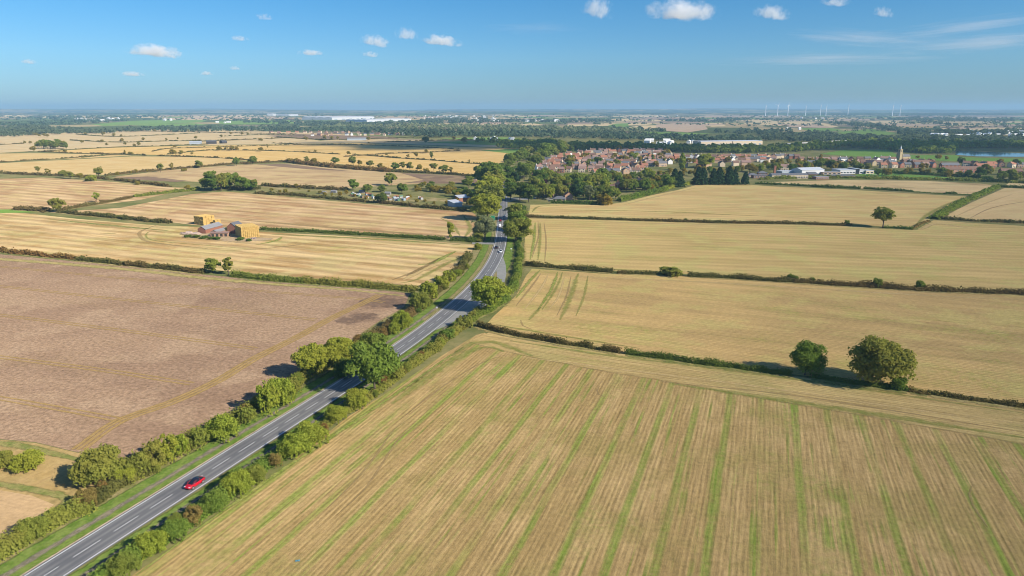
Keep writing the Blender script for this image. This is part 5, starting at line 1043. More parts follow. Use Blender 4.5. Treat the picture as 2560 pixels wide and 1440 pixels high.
town([(1060, 290, 1240, 300), (1190, 301, 1260, 305), (1310, 300, 1400, 305), (1640, 290, 1700, 294)], [36, 12, 18, 4], 1, 'specks of a far town right of the warehouses')
town([(170, 296, 300, 302), (540, 306, 580, 309), (380, 299, 430, 303)], [16, 3, 4], 2, 'specks of far villages on the left hills')
town([(2420, 328, 2560, 342), (2300, 338, 2460, 348), (1960, 322, 2000, 326), (2000, 296, 2080, 299)], [34, 18, 3, 4], 3, 'specks of a far town at the right beyond the lake')
town([(1600, 352, 1740, 364), (1180, 348, 1290, 352)], [8, 6], 4, 'scattered roofs in the shaded valley behind the village')
# ------------------------------------------------------------------ sheds, school, church, warehouses
def frame_at(a, b):
    """matrix with local y along the ground from pixel a to b, origin midway"""
    p, q = P(*a), P(*b); d = q - p; return Matrix.Translation((p + q) / 2) @ Matrix.Rotation(math.atan2(d.y, d.x) - R(90), 4, 'Z'), d.length
def place(e, M): e.matrix_world = M
def box_building(name, a, b, dep, h, wm, rm, label, cat='building', roof='flat', group=None, wins=0, stripe=None, rise=2.0):
    M, L = frame_at(a, b); M = M @ Matrix.Translation((dep / 2, 0, 0))
    e = empty(name); e.matrix_world = M
    # front is the side nearer the camera
    wl, rf = MB(), MB(); w = abs(dep) / 2
    if roof == 'flat': wl.box(-w, -L / 2, -.3, w, L / 2, h); rf.box(-w - .25, -L / 2 - .25, h + .01, w + .25, L / 2 + .25, h + .4)
    elif roof == 'mono':
        wl.prism([(-w, -.3), (w, -.3), (w, h), (-w, h + rise)], -L / 2, L / 2); rf.prism([(-w - .3, h + rise + .05), (w + .4, h - .02), (w + .4, h + .25), (-w - .3, h + rise + .3)], -L / 2 - .3, L / 2 + .3)
    else: wl, rf = gable_parts(L, w, h, h + rise)
    wl.build('wall', wm, e); rf.build('roof', rm, e)
    f = (M.inverted() @ Vector((0, 0, 40))); s = 1 if f.x > 0 else -1; sd = 'x' if s > 0 else '-x'
    for i in range(wins): window(e, s * w, (i + .5) / wins * L - L / 2, 1.0, L / wins * .62, min(1.6, h - 1.8), sd)
    tag(e, label, cat, group); return e
SG = 'school buildings'
box_building('school_block', (1930, 447), (2020, 446.5), -11, 4.6, CREAM, SLATE, 'long pale classroom block at the front of the school', 'school', 'gable', SG, 14, rise=1.6)
box_building('school_block', (1884, 446), (1922, 446), -10, 3.4, BRED, SLATE, 'dark roofed low block at the left end of the school', 'school', 'flat', SG, 5)
box_building('school_hall', (2004, 438), (2060, 436), -20, 6.2, CLAD, PALESHEET, 'tall white hall with pale sloping roof, highest of the school', 'school', 'gable', SG, 0, rise=2.6)
box_building('school_block', (1955, 436), (2004, 435), -14, 3.6, CLADG, PALESHEET, 'flat pale roofed block behind the classrooms', 'school', 'flat', SG, 0)
box_building('school_block', (2022, 442), (2045, 442), -10, 3.2, BRED, SLATE, 'dark sloping roofed block before the white hall', 'school', 'mono', SG, 3)
box_building('school_block', (2040, 449), (2072, 448.5), -9, 3.2, BRED, SHEET, 'red brick flat block nearest the field at the school', 'school', 'flat', SG, 5)
box_building('school_block', (2072, 446), (2140, 445.5), -16, 3.0, BRED, SLATE, 'low block with wide dark flat roof beside playing field', 'school', 'flat', SG, 8)
box_building('school_block', (2058, 437.5), (2102, 437), -12, 3.2, BUFF, SHEET, 'grey flat roofed block right of the white hall', 'school', 'flat', SG, 4)
box_building('school_block', (2100, 435), (2138, 434.5), -20, 5.0, CLAD, PALESHEET, 'white modern wing with pale roof, left part', 'school', 'flat', SG, 5)
box_building('school_block', (2138, 434.5), (2148, 434.4), -18, 6.4, GLASS, CLADG, 'dark blue glazed link between the white modern wings', 'school', 'flat', SG, 0)
box_building('school_block', (2148, 434.4), (2166, 434.2), -16, 4.6, CLAD, PALESHEET, 'white modern wing with pale roof, right part', 'school', 'flat', SG, 2)
box_building('school_block', (2165, 434.8), (2184, 434.6), -14, 4.2, CREAM, PALESHEET, 'small cream block at the right end of the school', 'school', 'flat', SG, 2)
m = MB(); m.box(-1.3, -1.3, 0, 1.3, 1.3, 10.5); m.box(-1.5, -1.5, 10.5, 1.5, 1.5, 11.2); e = m.build('chimney_stack', BRED); e.location = P(1936, 436); tag(e, 'tall square brick chimney rising behind the school classrooms', 'chimney')
for x, y, l in ((2186, 442, 'white goal frame at the near side of playing field'), (2170, 438, 'white goal frame at the far left of playing field')):
    m = MB(); m.tube((-3.6, 0, 0), (-3.6, 0, 2.4), .12, .12); m.tube((3.6, 0, 0), (3.6, 0, 2.4), .12, .12); m.tube((-3.6, 0, 2.4), (3.6, 0, 2.4), .12, .12); m.tube((-3.6, 0, 2.4), (-3.6, 1.6, 0), .08, .08); m.tube((3.6, 0, 2.4), (3.6, 1.6, 0), .08, .08)
    e = m.build('goal_frame', FRAME); e.location = P(x, y) + Vector((0, 0, .05)); tag(e, l, 'goal', 'goal frames')
# church: square tower, lantern and cap
e = empty('church', P(2248, 399), 0, .86); e.rotation_euler = (0, 0, R(20)); tag(e, 'golden stone church tower with a small pointed cap', 'church')
m = MB(); m.box(-3.6, -3.6, 0, 3.6, 3.6, 13); m.box(-3.9, -3.9, 13, 3.9, 3.9, 13.6); [m.box(sx_ * 3.5 - .7, sy_ * 3.5 - .7, 0, sx_ * 3.5 + .7, sy_ * 3.5 + .7, 11) for sx_ in (-1, 1) for sy_ in (-1, 1)]; tw = m.build('tower', STONE, e)
m = MB(); m.box(-2.9, -2.9, 13.6, 2.9, 2.9, 20); m.box(-3.2, -3.2, 20, 3.2, 3.2, 20.5); bf = m.build('belfry', STONE, e)
m = MB(); m.tube((0, 0, 20.5), (0, 0, 22.5), 1.9, 1.8, 8); m.tube((0, 0, 22.5), (0, 0, 27.5), 1.9, .1, 8); m.build('spire', plain('lead', (.42, .44, .46), .6, .3), e)
for s, sd in (((0, -2.9), '-y'), ((2.9, 0), 'x'), ((-2.9, 0), '-x')):
    m = MB(); m.box(s[0] - (.8 if sd[-1] == 'y' else .06), s[1] - (.8 if sd[-1] == 'x' else .06), 15, s[0] + (.8 if sd[-1] == 'y' else .06), s[1] + (.8 if sd[-1] == 'x' else .06), 18.6); m.build('louvre', DOOR, bf)
wl, rf = gable_parts(20, 4.5, 6, 10); wo, ro = wl.build('nave', STONE, e), rf.build('nave_roof', SLATE, e)
for q in (wo, ro): q.rotation_euler = (0, 0, R(90)); q.location = (14, 0, 0)
# warehouses far off
WG = 'white warehouses in the valley'
def warehouse(a, b, dep, h, label, wm=CLAD, rm=CLAD, bays=4, grp=WG):
    M, L = frame_at(a, b); e = empty('warehouse'); e.matrix_world = M; wl, rf = MB(), MB(); s = -1 if (M.inverted() @ Vector((0, 0, 40))).x > 0 else 1
    x0, x1 = sorted((0, s * dep)); wl.box(x0, -L / 2, 0, x1, L / 2, h)
    for i in range(bays):
        y0 = x0 + dep * i / bays; d_ = dep / bays
        rf.prism([(y0, h + .02), (y0 + d_, h + .02), (y0 + d_ / 2, h + d_ * .07)], -L / 2 - .5, L / 2 + .5)
    wl.build('wall', wm, e); rf.build('roof', rm, e)
    for i in range(6):
        m = MB(); y = -L / 2 + L * (i + .5) / 6; m.box(-s * .6 - .3, y - L * .03, 0, -s * .6 + .3, y + L * .03, h * .45); m.build('loading_door', CLADG, e)
    tag(e, label, 'warehouse', grp)
warehouse((830, 300), (936, 297), 260, 17, 'right half of the largest white warehouse complex'); warehouse((757, 297), (830, 298.5), 200, 16, 'left half of the largest white warehouse complex', CLAD, CLAD)
warehouse((917, 305), (1028, 302), 170, 13, 'long white warehouse right of and nearer than the largest')
warehouse((668, 289.5), (682, 289.5), 120, 22, 'small white block at far left of the warehouses'); warehouse((690, 290), (716, 290), 120, 16, 'middle small white block left of the warehouses'); warehouse((722, 290.5), (746, 290), 120, 17, 'small white block just left of largest warehouse')
warehouse((1752, 364), (1830, 363), 40, 9, 'left half of long grey roofed factory behind the village', CREAM, PALESHEET, 3, 'grey roofed factory sheds'); warehouse((1832, 363), (1906, 362), 40, 9, 'right half of long grey roofed factory behind the village', CREAM, PALESHEET, 3, 'grey roofed factory sheds')
warehouse((2310, 353), (2350, 353), 40, 7, 'white depot beyond the lake woods', CLAD, CLAD, 2, 'white depots on the right'); warehouse((2356, 354), (2400, 354), 30, 5, 'low white depot right of the other depot', CLAD, CLAD, 2, 'white depots on the right')
warehouse((2078, 281), (2104, 281), 120, 14, 'far white shed below the wind turbines', CLAD, CLAD, 2, 'far white sheds')
# dark barns on the plain
box_building('farm_barn', (474, 361), (504, 360.5), -18, 5, CLADG, PALESHEET, 'pale roofed barn on the far plain, left of the dark barns', 'barn', 'gable', 'barns on the far plain')
box_building('farm_barn', (516, 360), (542, 359.5), -16, 6, DOOR, SLATE, 'dark barn on the far plain, middle one', 'barn', 'gable', 'barns on the far plain')
box_building('farm_barn', (556, 359), (568, 358.5), -14, 5, DOOR, SLATE, 'small dark barn on the far plain, right one', 'barn', 'gable', 'barns on the far plain')
box_building('farm_barn', (868, 351), (916, 350.5), -25, 5, CLADG, SHEET, 'grey barn in the cloud shadow below the far houses', 'barn', 'gable', 'barns on the far plain')
# viaduct
M, L = frame_at((1964, 368), (2112, 358.5)); e = empty('viaduct'); e.matrix_world = M; m = MB(); m.box(-4, -L / 2, 6.4, 4, L / 2, 8.2); m.build('deck', plain('concrete', (.45, .43, .40), .9, .1), e)
for i in range(16):
    m = MB(); y = -L / 2 + L * (i + .5) / 16; m.box(-3, y - 1.0, -.3, 3, y + 1.0, 6.4); m.build('pier', plain('concrete_pier', (.38, .36, .34), .9, .1) if i == 0 else bpy.data.materials['concrete_pier'], e)
tag(e, 'pale railway viaduct on short piers crossing the valley', 'viaduct')
# brick garden wall, gate piers, drive at the village corner
M, L = frame_at((1364, 492), (1416, 483)); e = empty('garden_wall'); e.matrix_world = M; m = MB(); m.box(-.2, -L / 2, 0, .2, L / 2, 2.1); m.build('wall', BRICK, e)
for i in range(9):
    m = MB(); y = -L / 2 + L * i / 8; m.box(-.38, y - .38, 0, .38, y + .38, 2.9); m.box(-.5, y - .5, 2.9, .5, y + .5, 3.15); m.build('pier', BRICK, e)
tag(e, 'orange brick garden wall with square piers at the village corner', 'wall')
sheet('driveway', [(1362, 497), (1374, 492.5), (1440, 482), (1452, 485), (1410, 496), (1372, 502)], OLD, .15)
# ------------------------------------------------------------------ farmstead and straw stacks
FA = 'derelict farm buildings'
STRAW = NT('straw'); p = STRAW.pos()
c = STRAW.mix(STRAW.noise(p, 3, 5, .7), (.52, .345, .11), (.68, .47, .175)); c = STRAW.mix(STRAW.mul(STRAW.n('ObjectInfo').outputs['Random'], .45), c, (.38, .245, .08)); STRAWM = STRAW.diff(c, bump=STRAW.noise(p, 8, 3), bs=.6, bd=.1)
bm_ = bmesh.new(); bmesh.ops.create_cube(bm_, size=1); bmesh.ops.scale(bm_, vec=(1.2, 2.4, .9), verts=bm_.verts); bmesh.ops.bevel(bm_, geom=bm_.edges[:], offset=.10, segments=1, affect='EDGES'); bale = bpy.data.meshes.new('straw_bale'); bm_.to_mesh(bale); bm_.free(); bale.materials.append(STRAWM)
br = random.Random(3)
def stack(px, py, rz, nx, ny, nz, label, group, keep=None):
    M = Matrix.Translation(P(px, py)) @ Matrix.Rotation(R(rz), 4, 'Z')
    for k in range(nz):
        for j in range(ny):
            for i in range(nx):
                if 0 < i < nx - 1 and 0 < j < ny - 1 and k < nz - 1: continue
                if j > 0 and k < nz - 2 and i > 0 and i < nx - 1: continue
                if keep and not keep(i, j, k): continue
                o = bpy.data.objects.new('straw_bale', bale); COL.objects.link(o)
                x, y = (i - (nx - 1) / 2) * 1.32 + br.uniform(-.05, .05), (j - (ny - 1) / 2) * 2.55 + br.uniform(-.12, .12)
                o.matrix_world = M @ Matrix.Translation((x, y, .45 + k * .94)) @ Matrix.Rotation(br.uniform(-.03, .03), 4, 'Z')
                tag(o, label, 'straw bale', group)
stack(512, 560, -28, 8, 4, 7, 'straw bale in the left stack behind the farm', 'straw bales of the left stack')
stack(543, 561, -28, 2, 2, 4, 'straw bale in the low pile at the right end of left stack', 'straw bales of the low pile')
stack(619, 590, 36, 9, 6, 8, 'straw bale in the right stack beside the red barn', 'straw bales of the right stack')
def gb(name, a, b, w, he, hr, wm, rm, label, wins=0, cat='barn'):
    M, L = frame_at(a, b); e = empty(name); e.matrix_world = M; wl, rf = gable_parts(L, w, he, hr, .3); wl.build('wall', wm, e); rf.build('roof', rm, e); tag(e, label, cat, FA); return e, L
e, L = gb('brick_barn', (580, 584), (598, 578), 3.2, 4.8, 7.4, BRED, SLATE, 'red brick barn with slate roof between the straw stacks')
e, L = gb('long_shed', (505, 584), (548, 572), 3.0, 3.0, 5.0, BRED, SHEET, 'long low shed with grey roof and red gable end', cat='shed')
e, L = gb('cart_shed', (536, 588), (562, 581), 2.6, 2.2, 3.4, BRICK, SHEET, 'small grey roofed shed in front of the long shed', cat='shed')
M, L = frame_at((529, 591), (572, 590)); e = empty('stable_row'); e.matrix_world = M; m = MB(); s = -1 if (M.inverted() @ Vector((0, 0, 40))).x > 0 else 1
m.box(-2, -L / 2, 0, 2, L / 2, 2.4); m.build('wall', BRICK, e); m = MB(); m.prism([(-2.3, 2.42), (2.3, 2.42), (2.3, 2.6), (0, 3.3), (-2.3, 2.6)], -L / 2 - .3, L / 2 + .3); m.build('roof', ROSE, e)
for i in range(4):
    m = MB(); y = -L / 2 + L * (i + .5) / 4; m.box(-s * 2.02 - .05, y - .8, 0, -s * 2.02 + .05, y + .8, 2.0); m.build('door', DOOR, e)
tag(e, 'low brick stable row with four dark doorways', 'stable', FA)
def heap(name, px, py, rx, ry, h, mat, label, cat, seed, rough=.25):
    g = random.Random(seed); bm = bmesh.new(); bmesh.ops.create_icosphere(bm, subdivisions=3, radius=1)
    for v in bm.verts:
        k = 1 + g.uniform(-rough, rough); v.co = Vector((v.co.x * rx * k, v.co.y * ry * k, max(-.1, v.co.z) * h * k))
    me = bpy.data.meshes.new(name); bm.to_mesh(me); bm.free(); o = link(name, me, mat); o.location = P(px, py); tag(o, label, cat); return o
heap('straw_heap', 573, 582, 3.6, 3, 3.6, STRAWM, 'loose orange straw heap against the red barn', 'straw', 1)
heap('rubble_heap', 476, 585, 6.5, 3, 1.6, plain('rubble', (.46, .34, .27), .95, .1, var=.4, scale=2), 'pale pink rubble heap left of the long shed', 'rubble', 2, .35)
heap('rubble_heap', 634, 597, 2.2, 1.6, .9, plain('rubble_dark', (.33, .25, .21), .95, .1, var=.4, scale=2), 'small rubble heap before the right straw stack', 'rubble', 3, .35)
for i, (x, y, w_) in enumerate(((470, 593, 1.3), (490, 594, 1.5), (510, 596, 1.6), (530, 598, 1.5), (543, 599, 1.2), (600, 600, 1.6), (622, 603, 1.0))):
    T(x, y, 7, 'bush', 'dark green', f'low dark weeds before the farm, {ordn(i + 1)} clump from the left', 'weeds before the farm', w_ * 1.6, name='shrub', cat='shrub', parts=False)
# ------------------------------------------------------------------ allotments left of the road
AG = 'allotment sheds'
ar = random.Random(9); cols = [('white', plain('shed_white', (.50, .50, .48))), ('pale blue', plain('shed_blue', (.30, .37, .42))), ('brown', plain('shed_brown', (.24, .15, .09))), ('grey', plain('shed_grey', (.38, .37, .36))), ('rusty', plain('shed_rust', (.36, .17, .09))), ('green', plain('shed_green', (.12, .22, .14)))]
spots = sorted((ar.uniform(0, 1), ar.uniform(-4, 5)) for _ in range(34))
cnt = {}
for f, dy in spots:
    x = 878 + f * 195; y = 489 + f * 14 + dy; cn, cm = ar.choice(cols); rn, rmm = ar.choice(cols)
    cnt[(cn, rn)] = cnt.get((cn, rn), 0) + 1
    e = empty('garden_shed', P(x, y), ar.uniform(0, 3)); wl, rf = gable_parts(ar.uniform(2.2, 4.2), ar.uniform(.9, 1.5), 1.7, 2.5, .2, .08); wl.build('wall', cm, e); rf.build('roof', rmm, e)
    k = cnt[(cn, rn)]; tag(e, f'{cn} garden shed with {rn} roof on the allotments, {ordn(k)} such from the left', 'shed', AG)
for x, y, l in ((808, 484, 'small white greenhouse at the left end of the allotments'), (835, 482, 'second small white greenhouse left on the allotments'), (970, 486, 'pale polytunnel like cover behind the allotment sheds'), (905, 482, 'pale cover behind the allotment greenhouses')):
    e = empty('greenhouse', P(x, y), 1.3); wl, rf = gable_parts(6, 1.6, 1.8, 2.8, .1, .06); wl.build('wall', SHEET, e); rf.build('roof', SHEET, e); tag(e, l, 'greenhouse', 'allotment greenhouses')
box_building('store_shed', (1135, 518), (1156, 516), -11, 3.4, CLADG, PALESHEET, 'pale blue roofed store left of the road trees, nearer one', 'shed', 'mono', 'pale stores by the road trees', rise=1.5)
box_building('store_shed', (1148, 505), (1178, 503), -10, 3.6, BRED, PALESHEET, 'grey white roofed store left of the road trees, farther one', 'shed', 'mono', 'pale stores by the road trees', rise=1.5)
# ------------------------------------------------------------------ vehicles
def paintmat(name, c, rough=.3): return plain(name, c, rough, .6, var=.03, scale=3)
RUBBER = plain('rubber', (.02, .02, .02), .8, .2); RIMM = plain('alloy', (.55, .55, .56), .35, .5, .6); LAMP = plain('headlamp_glass', (.75, .78, .8), .15, .6); TAIL = plain('tail_lamp', (.35, .01, .01), .3, .5); CARGL = plain('car_glass', (.012, .015, .022), .08, .6); BLACKP = plain('black_trim', (.02, .02, .022), .4, .4)
def loft(rings, name, mat, parent, bevel=True):
    m = MB(); k = len(rings[0])
    for r in rings: m.v += r
    for i in range(len(rings) - 1):
        for j in range(k): m.face([i * k + j, i * k + (j + 1) % k, (i + 1) * k + (j + 1) % k, (i + 1) * k + j])
    m.face(list(range(k))[::-1]); m.face([(len(rings) - 1) * k + j for j in range(k)])
    me = m.mesh(name); bm = bmesh.new(); bm.from_mesh(me); bmesh.ops.recalc_face_normals(bm, faces=bm.faces); bm.to_mesh(me); bm.free()
    me.polygons.foreach_set('use_smooth', [True] * len(me.polygons)); return link(name, me, mat, parent)
def car(name, paint_m, label, cat='car', van=False, roofm=None, group='cars on the main road'):
    """x forward, origin on the ground"""
    e = empty(name); tag(e, label, cat, group)
    if van: st = [(-2.6, .86, .45, 1.0), (-2.55, .95, .35, 1.15), (-1, .98, .30, 1.18), (1.2, .98, .30, 1.15), (1.9, .95, .30, 1.05), (2.45, .88, .32, .95), (2.6, .7, .42, .8)]
    else: st = [(-2.15, .60, .48, .82), (-2.08, .80, .38, .93), (-1.5, .89, .27, .97), (-.4, .91, .24, .95), (.6, .91, .24, .93), (1.25, .89, .25, .86), (1.8, .83, .27, .74), (2.1, .68, .32, .62), (2.18, .45, .40, .54)]
    rings = []
    for x, hw, z0, z1 in st:
        zm = (z0 + z1) / 2
        rings.append([(x, -hw * .92, z0), (x, -hw, z0 + .12), (x, -hw, zm + .1), (x, -hw * .93, z1 - .03), (x, -hw * .6, z1 + .02), (x, hw * .6, z1 + .02), (x, hw * .93, z1 - .03), (x, hw, zm + .1), (x, hw, z0 + .12), (x, hw * .92, z0)])
    body = loft(rings, 'body', paint_m, e)
    if van: cab = [(-2.55, .90, 1.1, 2.15, .84), (-1, .92, 1.1, 2.25, .86), (.9, .92, 1.1, 2.2, .85), (1.35, .90, 1.1, 1.95, .78), (1.95, .86, 1.0, 1.1, .72)]
    else: cab = [(-1.95, .74, .90, .96, .66), (-1.35, .79, .90, 1.30, .60), (-.7, .81, .90, 1.43, .61), (.05, .81, .90, 1.42, .60), (.45, .80, .88, 1.28, .60), (1.2, .74, .84, .90, .62)]
    gl = loft([[(x, -hw, z0), (x, -hw * .97, z0 + (z1 - z0) * .3), (x, -tw, z1 - .02), (x, -tw * .5, z1 + .02), (x, tw * .5, z1 + .02), (x, tw, z1 - .02), (x, hw * .97, z0 + (z1 - z0) * .3), (x, hw, z0)] for x, hw, z0, z1, tw in cab], 'window_glass' if not van else 'cargo_box', CARGL if not van else paint_m, e)
    rf = MB()
    if van:
        rf.box(1.42, -.7, 1.3, 1.62, .7, 1.75); rf.build('windscreen', CARGL, e)
    else:
        m = MB(); b0 = len(m.v); m.v += [(-1.32, -.57, 1.325), (-1.32, .57, 1.325), (-.7, .59, 1.46), (-.7, -.59, 1.46), (.05, .58, 1.45), (.05, -.58, 1.45)]; m.face([0, 3, 2, 1]); m.face([3, 5, 4, 2]); m.build('roof', roofm or paint_m, e)
        for s in (-1, 1):
            m = MB(); m.tube((.45, s * .78, .93), (-.0, s * .60, 1.42), .035, .035, 4); m.tube((1.2, s * .70, .90), (.4, s * .6, 1.30), .03, .03, 4); m.tube((-.75, s * .8, .93), (-.75, s * .62, 1.42), .035, .035, 4); m.build('pillar', paint_m, e)
            m = MB(); m.box(.72, s * .93 - .09, .93, .88, s * .93 + .09, 1.06); m.build('wing_mirror', paint_m, e)
    wb = ((1.62, -1.5) if van else (1.33, -1.33))
    for x in wb:
        for s in (-1, 1):
            y = s * (.93 if van else .86); m = MB(); m.tube((x, y - .11, .33), (x, y + .11, .33), .33, .33, 16); wv = empty('wheel'); wv.parent = e
            m.build('tyre', RUBBER, wv); m = MB(); m.tube((x, y + s * .05, .33), (x, y + s * .125, .33), .22, .20, 12); m.build('rim', RIMM, wv)
    fx = 2.5 if van else 2.02
    for s in (-1, 1):
        m = MB(); y = s * (.72 if van else .60); m.box(fx - .12, y - .17, .62 if not van else .72, fx + .06, y + .14, .74 if not van else .9); m.build('headlight', LAMP, e)
        m = MB(); m.box(-2.2 if not van else -2.66, y - .14, .72, -2.02 if not van else -2.5, y + .14, .88); m.build('tail_light', TAIL, e)
    m = MB(); m.box(fx - .05, -.4, .36, fx + .12, .4, .52); m.build('grille', BLACKP, e)
    return e
def on_road(e, px, py, off, toward, sc_=1.0):
    s = road_s(px, py); q, d = road_at(s, off); e.location = (q.x, q.y, .31); a = math.atan2(d.y, d.x); e.rotation_euler = (0, 0, a + (math.pi if toward else 0)); e.scale = (sc_, sc_, sc_)
RED = paintmat('red_car_paint', (.50, .004, .018)); WHT = paintmat('white_car_paint', (.80, .80, .80)); BLK = paintmat('black_car_paint', (.018, .02, .024)); SIL = paintmat('silver_car_paint', (.42, .44, .47)); DRED = paintmat('dark_red_paint', (.30, .012, .014))
on_road(car('car', RED, 'bright red car with black glass roof driving towards the camera', roofm=CARGL), 474, 1217, -1.75, True, 1.10)
on_road(car('car', WHT, 'white car past the lay-by coming towards the camera'), 1250, 631, -1.75, True)
on_road(car('car', BLK, 'black car driving away, level with the white car'), 1240, 622, 1.75, False)
on_road(car('van', WHT, 'white van driving away behind the dark red car', 'van', True), 1247, 569, 1.75, False)
on_road(car('car', DRED, 'dark red car driving away ahead of the white van'), 1248, 554, 1.75, False)
on_road(car('car', SIL, 'silver car coming towards the camera beyond the dark red car'), 1258.5, 542, -1.75, True)
on_road(car('car', BLK, 'dark car coming towards the camera, behind the silver car'), 1258.7, 527, -1.75, True)
on_road(car('car', SIL, 'pale car far up the road under the trees'), 1258, 462, -1.75, True)
e = car('van', WHT, 'white van parked in the lay-by behind the broad yellow green tree', 'van', True, group='vehicles parked in the lay-by'); q = P(1214, 735); e.location = (q.x, q.y, .25); e.rotation_euler = (0, 0, R(62))
e = car('car', SIL, 'silver car parked in the lay-by ahead of the white van', group='vehicles parked in the lay-by'); q = P(1204, 718); e.location = (q.x - 1.5, q.y, .25); e.rotation_euler = (0, 0, R(64))
# road signs
SIGNG = plain('sign_green', (.02, .22, .10), .5, .3); POST = plain('grey_post', (.35, .35, .35), .5, .4, .5)
q, d = road_at(RS(1248, 556), 7.4); e = empty('road_sign', (q.x, q.y, 0), math.atan2(d.y, d.x) - R(90)); tag(e, 'large green direction sign on two posts left of the road', 'sign')
m = MB(); m.box(-1.7, -.05, 1.4, 1.7, .05, 5.2); m.build('sign_panel', SIGNG, e); m = MB()
for x0, x1, z0, z1 in ((-1.62, 1.62, 5.0, 5.1), (-1.62, 1.62, 1.5, 1.6), (-1.62, -1.52, 1.6, 5.0), (1.52, 1.62, 1.6, 5.0)): m.box(x0, -.065, z0, x1, -.052, z1)
m.build('border', FRAME, e)
for s in (-1, 1):
    m = MB(); m.tube((s * 1.1, .12, 0), (s * 1.1, .12, 5), .07, .07, 8); m.build('post', POST, e)
for (px, off, l) in (((1257, 630), -8, 'small white sign on a post in the grass right of the lay-by end'), ((1118, 783), 4.6, 'small post beside the road at the big tree shadow')):
    q, d = road_at(RS(*px), off); e = empty('sign_post', (q.x, q.y, .1), math.atan2(d.y, d.x) - R(90)); tag(e, l, 'sign'); m = MB(); m.tube((0, 0, 0), (0, 0, 2.4), .05, .05, 6); m.build('post', POST, e); m = MB(); m.box(-.4, -.08, 1.7, .4, -.05, 2.4); m.build('sign_panel', FRAME, e)
# a scrap of blue plastic in the stubble
g = random.Random(4); bm = bmesh.new(); bmesh.ops.create_grid(bm, x_segments=8, y_segments=6, size=.28)
for v in bm.verts: v.co.z = abs(g.gauss(0, .08)) + .03; v.co.x *= 1.5; v.co.y *= .9
me = bpy.data.meshes.new('plastic_sheet'); bm.to_mesh(me); bm.free(); o = link('plastic_sheet', me, plain('blue_plastic', (.08, .24, .32), .4, .4)); o.location = P(744, 1403) + Vector((0, 0, .06)); tag(o, 'crumpled scrap of blue plastic lying in the striped stubble', 'plastic scrap')
# ------------------------------------------------------------------ wind turbines
TW = plain('turbine_white', (.82, .83, .84), .5, .3, var=.02)
for i, (px, hub, rad, a0, yaw, by) in enumerate(((1914, 264.5, 6, 80, 60, 279), (1944, 263, 8, 50, 12, 279), (1970, 262.5, 8, 95, 30, 279.5), (2014, 265, 5, 85, 75, 280), (2051, 262.5, 6, 80, 70, 280.5), (2065, 265.5, 5, 90, 72, 281.5), (2120, 263, 6, 88, 68, 281.5), (2231, 262.5, 9, 92, 66, 283), (2250, 263.5, 6, 75, 58, 283.5))):
    D = 7500.0; p0 = aim(px, by, D); hb = aim(px, hub, D); rr = rad / F * D; hz_ = hb.z
    e = empty('wind_turbine', (p0.x, p0.y, 0), R(yaw)); tag(e, f'white wind turbine on the right horizon, {ordn(i + 1)} of nine from the left', 'wind turbine', 'wind turbines on the right horizon')
    m = MB(); m.tube((0, 0, 0), (0, 0, hz_), 4.0, 2.6, 10); m.build('tower', TW, e); m = MB(); m.box(-2.2, -4, hz_ - 2, 2.2, 6, hz_ + 2.2); m.tube((0, -4, hz_), (0, -6, hz_), 2, .8, 8); m.build('nacelle', TW, e)
    for k in range(3):
        a = R(a0 + 120 * k); m = MB(); d_ = Vector((math.cos(a), 0, math.sin(a))); c = Vector((0, -5, hz_)); s_ = d_.cross(Vector((0, 1, 0)))
        b0 = len(m.v)
        for t_, w_ in ((.02, 1.6), (.2, 3.4), (.6, 2.3), (1, .7)):
            for dx, dy in ((-.5, -.25), (.5, -.25), (.5, .25), (-.5, .25)): m.v.append(tuple(c + d_ * rr * t_ + s_ * w_ * dx + Vector((0, dy * w_ * .5, 0))))
        for q_ in range(3):
            for j in range(4): m.face([q_ * 4 + j, q_ * 4 + (j + 1) % 4, q_ * 4 + 4 + (j + 1) % 4, q_ * 4 + 4 + j])
        m.face([12, 13, 14, 15]); m.build('blade', TW, e)
# ------------------------------------------------------------------ clouds: real puffs of vapour in the sky
def vapour(name, gain, wisp=False):
    t = NT(name); p = t.n('TexCoord').outputs['Object']; oi = t.n('ObjectInfo').outputs['Random']
    sx = t.n('SeparateXYZ', {0: p}); x, y, z = sx.outputs
    asp = t.attr('asp_dummy')
    seed = t.mul(oi, 70)
    v = t.vec(t.add(t.mul(x, 2.6 if not wisp else 1.2), seed), t.mul(y, 2.0), t.mul(z, 1.25 if not wisp else 1.6))
    r = t.n('VectorMath', {0: p}, operation='LENGTH').outputs['Value']
    n1 = t.noise(v, 1.15, 6, .62, .3 if not wisp else 1.2)
    f = t.add(t.math('SUBTRACT', .86, r), t.mul(t.add(n1, -.5), 2.9))
    if not wisp: f = t.add(f, t.mul(t.step(z, -.25, -.75), -1.0))
    dn = t.mul(t.step(f, .05, .75 if not wisp else 1.4), gain)
    edge = t.step(r, 1.0, .8); dn = t.mul(dn, edge)
    pv = t.n('VolumePrincipled', {'Color': (.995, .992, .99), 'Density': dn, 'Anisotropy': 0.0})
    t.t.links.new(pv.outputs[0], t.out.inputs['Volume']); return t.m
VAP, CIR, SHV = vapour('cloud_vapour', .010), vapour('cirrus_vapour', .0004, True), vapour('thick_vapour', .05)
bm = bmesh.new(); bmesh.ops.create_icosphere(bm, subdivisions=3, radius=1.0); cm_ = bpy.data.meshes.new('cloud'); bm.to_mesh(cm_); bm.free()
